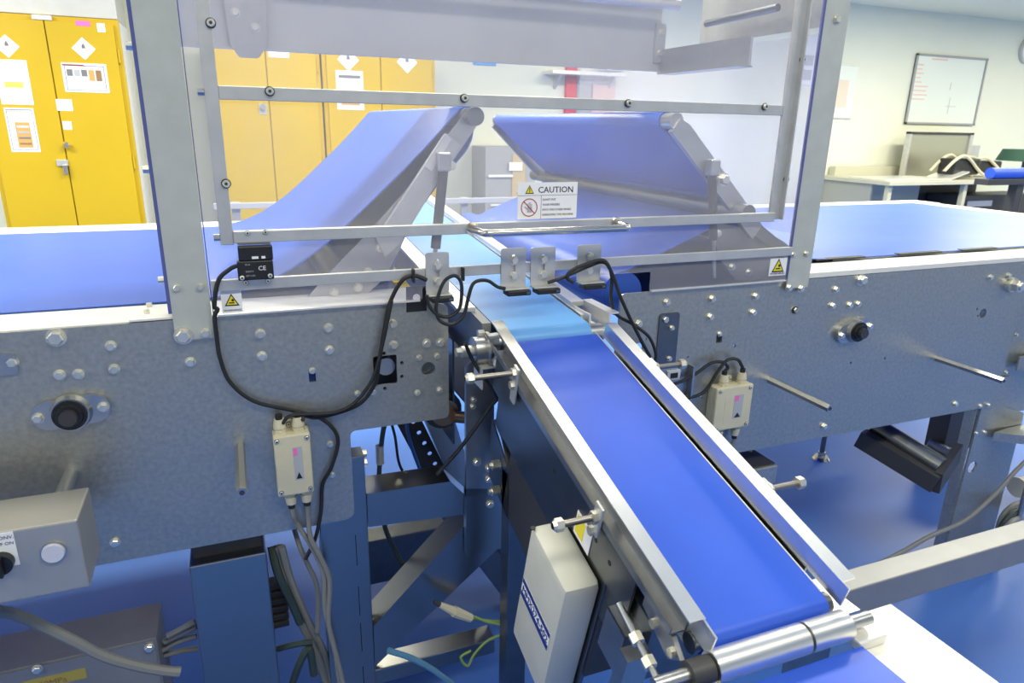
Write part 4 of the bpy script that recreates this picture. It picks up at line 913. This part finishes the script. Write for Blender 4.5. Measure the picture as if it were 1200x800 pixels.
# ------------------------------------------------------------------ far wall seen through the cover
def onwall(pa, pb, y): a, b = W(*pa, y), W(*pb, y); return min(a.x, b.x), max(a.x, b.x), min(a.z, b.z), max(a.z, b.z)
x0, x1, z0, z1 = onwall((555, 60), (581, 77), 4.79)
t = thing('wall_sign', 'small blue sign on the far wall seen below the hood beam', 'sign', ((x0 + x1) / 2, 4.78, z0))
sg = MB().box(x0, x1, 4.785, 4.799, z0, z1, .002).build('sign_face', 'skyblue', t); MB().cyl((x0 + .05, 4.785, z0 + .04), (x0 + .05, 4.783, z0 + .04), .02, 12).build('dot', 'white', sg)
x0, x1, z0, z1 = onwall((570, 172), (627, 262), 4.4)
t = thing('steel_locker', 'grey locker with tan panel behind the belt gap, left of the CAUTION label', 'locker', ((x0 + x1) / 2, 4.5, 0))
MB().box(x0, x1, 4.42, 4.78, 0, z1, .004).build('carcass', 'greybin', t)
lk = MB().box(x0 + .24, x1 - .10, 4.41, 4.42, .1, z1 - .06, .002).build('tan_panel', 'tan', t)
for k, (fx, fz, w_, h_) in enumerate(((.05, .62, .22, .02), (.45, .70, .12, .07), (.62, .42, .25, .02), (.1, .25, .16, .015), (.2, .12, .18, .02))):
    xx = x0 + (x1 - x0) * fx; zz = z0 + (z1 - z0) * fz; MB().box(xx, xx + w_, 4.400, 4.409, zz, zz + h_).build('paper_slip', 'white', t)
for (pa, pb, m_, lab, nm) in (((665, 72), (675, 130), 'red', 'narrow red strip on the far wall above the right belt nose', 'red_strip'), ((677, 92), (694, 130), 'greybin', 'grey panel on the far wall beside the red strip', 'grey_panel'),
                              ((694, 92), (720, 130), 'inkpale', 'faded pink panel on the far wall right of the grey panel', 'pink_panel')):
    x0, x1, z0, z1 = onwall(pa, pb, 4.76); t = thing(nm, lab, 'panel', ((x0 + x1) / 2, 4.77, z0 - .1))
    bd = MB().box(x0, x1, 4.765, 4.799, z0 - .1, z1, .003).build('board', m_, t); MB().box(x0 + .01, x1 - .01, 4.755, 4.765, z1 - .04, z1 - .02).build('top_clip', 'alu', bd)
x0, x1, z0, z1 = onwall((648, 84), (735, 92), 4.6)
t = thing('wall_shelf', 'thin pale wall shelf above the red strip on the far wall', 'shelf', ((x0 + x1) / 2, 4.7, z0))
MB().box(x0, x1, 4.6, 4.799, (z0 + z1) / 2, (z0 + z1) / 2 + .03, .002).build('board', 'alul', t)
for x in (x0 + .1, x1 - .1): MB().prism([(4.799, (z0 + z1) / 2), (4.65, (z0 + z1) / 2), (4.799, (z0 + z1) / 2 - .12)], 'x', x, x + .02).build('bracket', 'alu', t)
x0, x1, z0, z1 = onwall((712, 82), (732, 90), 4.6); 
tag(MB().box(x0, x1, 4.62, 4.75, z1 - .005, z1 + .09, .003).build('shelf_box', 'inkl'), 'small grey-blue box on the wall shelf', 'box')
x0, x1, z0, z1 = onwall((545, 228), (640, 233), 3.4)
t = thing('far_rail', 'grey horizontal double guard rail behind the belt gap', 'rail', ((x0 + x1) / 2, 3.4, 0))
for zz in (z0, z0 - .14): MB().box(x0 - 1.6, x1 + .5, 3.38, 3.42, zz - .018, zz + .018, .003).build('rail_bar', 'inkl', t)
for x in (x0 - 1.5, x0 - .02, x1 + .45): MB().box(x, x + .05, 3.42, 3.46, 0, z0 + .02, .003).build('rail_post', 'inkl', t)

# ------------------------------------------------------------------ right background: whiteboard, notices, bench, chairs
x0, x1, z0, z1 = 7.17, 8.315, 1.362, 2.105
t = thing('whiteboard', 'framed whiteboard with faded red writing on the far wall', 'whiteboard', ((x0 + x1) / 2, 4.78, z0))
fc = MB().box(x0, x1, 4.785, 4.799, z0, z1).build('board', 'wb', t)
for (a, b, c, d) in ((x0, x1, z0, z0 + .022), (x0, x1, z1 - .022, z1), (x0, x0 + .028, z0, z1), (x1 - .022, x1, z0, z1)): MB().box(a, b, 4.772, 4.798, c, d, .002).build('frame', 'greybin', t)
for k in range(9):
    zz = z1 - .12 - k * .045; MB().box(x0 + .05, x0 + .12 + .06 * random.random() + (.12 if 4 < k < 9 else 0), 4.7845, 4.785, zz, zz + .012).build('writing', 'inkpale', fc)
MB().box(x0 + .65, x0 + .66, 4.7845, 4.785, z0 + .12, z0 + .30).box(x0 + .60, x0 + .78, 4.7845, 4.785, z0 + .2, z0 + .206).box(x0 + .62, x0 + .63, 4.7845, 4.785, z0 + .38, z0 + .46).build('writing', 'inkl', fc)
MB().box(x0 + .25, x0 + .5, 4.7845, 4.785, z1 - .055, z1 - .04).build('writing', 'inkpale', fc)
x0, x1, z0, z1 = onwall((978, 76), (997, 138), 4.79)
t = thing('notice', 'pale notice with orange block hanging right of the cover post', 'notice', ((x0 + x1) / 2, 4.79, z0))
sh = MB().box(x0 - .1, x1, 4.79, 4.797, z0, z1).build('sheet', 'wb', t); MB().box(x0 - .08, x1 - .1, 4.789, 4.79, z0 + .1, z0 + .38).build('print_block', 'peach', sh)
MB().box(x0 - .1, x1, 4.786, 4.797, z1, z1 + .02).build('clip_bar', 'alu', t); MB().box(x0 - .1, x1, 4.786, 4.797, z0 - .015, z0).build('clip_bar', 'alu', t)
x0, x1, z0, z1 = onwall((940, 42), (946, 100), 4.79)
sw = thing('socket_strip', 'blue-white socket panel on the far wall beside the door bar', 'socket', ((x0 + x1) / 2, 4.79, z0))
MB().box(x0, x1 + .05, 4.785, 4.799, z0, z1, .003).build('backplate', 'white', sw)
for k in range(2): MB().box(x0 + .01, x1 + .03, 4.78, 4.785, z0 + .05 + .14 * k, z0 + .15 + .14 * k, .002).build('socket', 'inkl', sw)
w = W(1199, 58, 4.78)
ck = thing('wall_clock', 'round grey wall clock cut by the right photo edge', 'clock', (w.x + .1, 4.78, w.z - .15))
MB().cyl((w.x + .1, 4.799, w.z), (w.x + .1, 4.76, w.z), .15, 32).build('rim', 'alu', ck, True); MB().cyl((w.x + .1, 4.76, w.z), (w.x + .1, 4.757, w.z), .13, 32).build('face', 'white', ck)
BZ = .80
c0 = WZ(1043, 213, BZ); c1_ = WZ(1165, 211, BZ); cbk = 4.78
bn = thing('work_bench', 'cream topped work bench with grey panels below the whiteboard', 'bench', (c0.x + 1.2, 3.6, 0))
xe = c1_.x + .6
MB().box(c0.x, xe, c0.y, cbk, BZ - .04, BZ, .004).build('worktop', 'bench', bn)
MB().box(c0.x + .05, c0.x + .075, c0.y + .25, cbk, 0, BZ - .04).build('side_panel', 'benchg', bn)
MB().box(c0.x + .075, c0.x + 1.0, c0.y + .45, c0.y + .47, .0, BZ - .04).build('front_panel', 'benchg', bn)
for x in (c0.x + .06, c0.x + 1.15, xe - .1): MB().box(x, x + .05, c0.y + .05, c0.y + .10, 0, BZ - .04, .002).build('leg', 'bench', bn)
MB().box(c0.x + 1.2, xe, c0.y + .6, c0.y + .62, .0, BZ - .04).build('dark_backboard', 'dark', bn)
MB().box(c0.x + .1, xe, 4.70, 4.78, BZ, BZ + .10).build('upstand', 'bench', bn)
a = W(1066, 157, 4.55); b = W(1131, 195, 4.55)
sp = thing('steel_splashback', 'dull steel splash panel standing on the bench below the whiteboard', 'panel', ((a.x + b.x) / 2, 4.55, BZ))
MB().box(a.x, b.x, 4.54, 4.56, BZ, a.z, .002).build('panel', 'mirror', sp)
for (p, q_) in ((a.x - .02, a.x + .01), (b.x - .05, b.x)): MB().box(p, q_, 4.52, 4.58, BZ, a.z + .02, .002).build('edge_frame', 'alu', sp)
MB().box(a.x - .02, b.x, 4.52, 4.58, a.z, a.z + .025, .002).build('top_frame', 'dark', sp)
a = W(1135, 170, 4.6); b = W(1144, 195, 4.6); tag(MB().box(a.x, b.x, 4.6, 4.69, BZ, a.z, .004).box(a.x + .02, b.x - .02, 4.595, 4.6, BZ + .03, a.z - .03).build('metal_bin', 'alu'), 'small grey bin on the bench right of the steel panel', 'bin')
a = WZ(968, 193, BZ); b = WZ(1085, 190, BZ)
ty = thing('clear_tray', 'clear plastic tray with raised end on the bench', 'tray', ((c0.x + .8), 3.5, BZ))
MB().box(c0.x + .05, c0.x + 1.0, c0.y + .1, 4.48, BZ + .001, BZ + .012, .002).build('base', 'alul', ty); MB().prism([(c0.x + 1.0, BZ + .002), (c0.x + 1.25, BZ + .07), (c0.x + 1.25, BZ + .085), (c0.x + 1.0, BZ + .015)], 'y', c0.y + .1, c0.y + .4).build('raised_end', 'alul', ty)
# chairs turned over on the bench: bowed cream legs, black seats
for k, (pp_, lab) in enumerate((([(1107, 194), (1120, 181), (1131, 175), (1139, 180), (1148, 192), (1157, 200)], 'upturned chair with bowed cream legs on the bench, nearer the steel panel'),
                                ([(1138, 178), (1150, 173), (1160, 173), (1168, 180), (1175, 188), (1180, 193)], 'upturned chair with bowed cream legs on the bench, nearer the dark green seat'))):
    yk = c0.y + .16 + .2 * k
    P = [W(*p, yk) for p in pp_]
    dz = BZ + .022 - min(p.z for p in P); P = [p + Vector((0, 0, dz)) for p in P]
    t = thing('upturned_chair', lab, 'chair', ((P[0].x + P[-1].x) / 2, yk, BZ), 'upturned chairs on the bench')
    zmin = min(p.z for p in P)
    MB().tube(P, .016, 8).build('leg_bow', 'box', t, True)
    MB().tube([p + Vector((.06, .20, 0)) for p in P], .016, 8).build('leg_bow', 'box', t, True)
    xm = sum(p.x for p in P) / len(P); MB().box(xm - .16, xm + .25, yk + .02, yk + .21, zmin + .02, max(p.z for p in P) - .03, .02).build('seat', 'black', t)
    for q_ in (P[0],) : MB().cyl(q_ - Vector((0, 0, .012)), q_ + Vector((.0, 0, .01)), .02, 10).build('foot_cap', 'black', t)
a = W(1180, 175, 3.1); 
t = thing('stool', 'dark green padded stool seat behind the blue roller', 'stool', (a.x + .25, 3.1, 0))
MB().cyl((a.x + .30, 3.1, a.z - .10), (a.x + .30, 3.1, a.z + .0), .24, 24, .20).build('seat', 'green', t, True); MB().cyl((a.x + .30, 3.1, 0), (a.x + .30, 3.1, a.z - .1), .03, 12).build('stem', 'dark', t, True); MB().cyl((a.x + .3, 3.1, 0), (a.x + .3, 3.1, .03), .22, 20).build('base', 'dark', t)
a = W(1160, 203, 1.9)
t = thing('blue_roller', 'bright blue roller with black frame above the right belt, at the photo edge', 'roller', (a.x + .5, 1.9, a.z - .06))
MB().cyl((a.x, 1.9, a.z), (a.x + 1.0, 1.9, a.z), .035, 20).build('roller', 'belt', t, True); MB().box(a.x - .02, a.x + 1.0, 1.88, 1.98, a.z - .075, a.z - .036, .004).build('frame', 'dark', t)
for x in (a.x + .3, a.x + .85): MB().box(x, x + .05, 1.9, 1.96, 0, a.z - .075).build('leg', 'dark', t)
bin_ = thing('dark_crate', 'dark crate with pale label under the bench right of the grey panel', 'crate', (c0.x + 1.7, c0.y + .3, 0))
MB().box(c0.x + 1.3, c0.x + 2.6, c0.y + .2, c0.y + .58, 0, .62, .01).build('crate_body', 'dark', bin_); MB().box(c0.x + 1.45, c0.x + 1.85, c0.y + .19, c0.y + .2, .50, .56).build('crate_label', 'inkl', bin_)
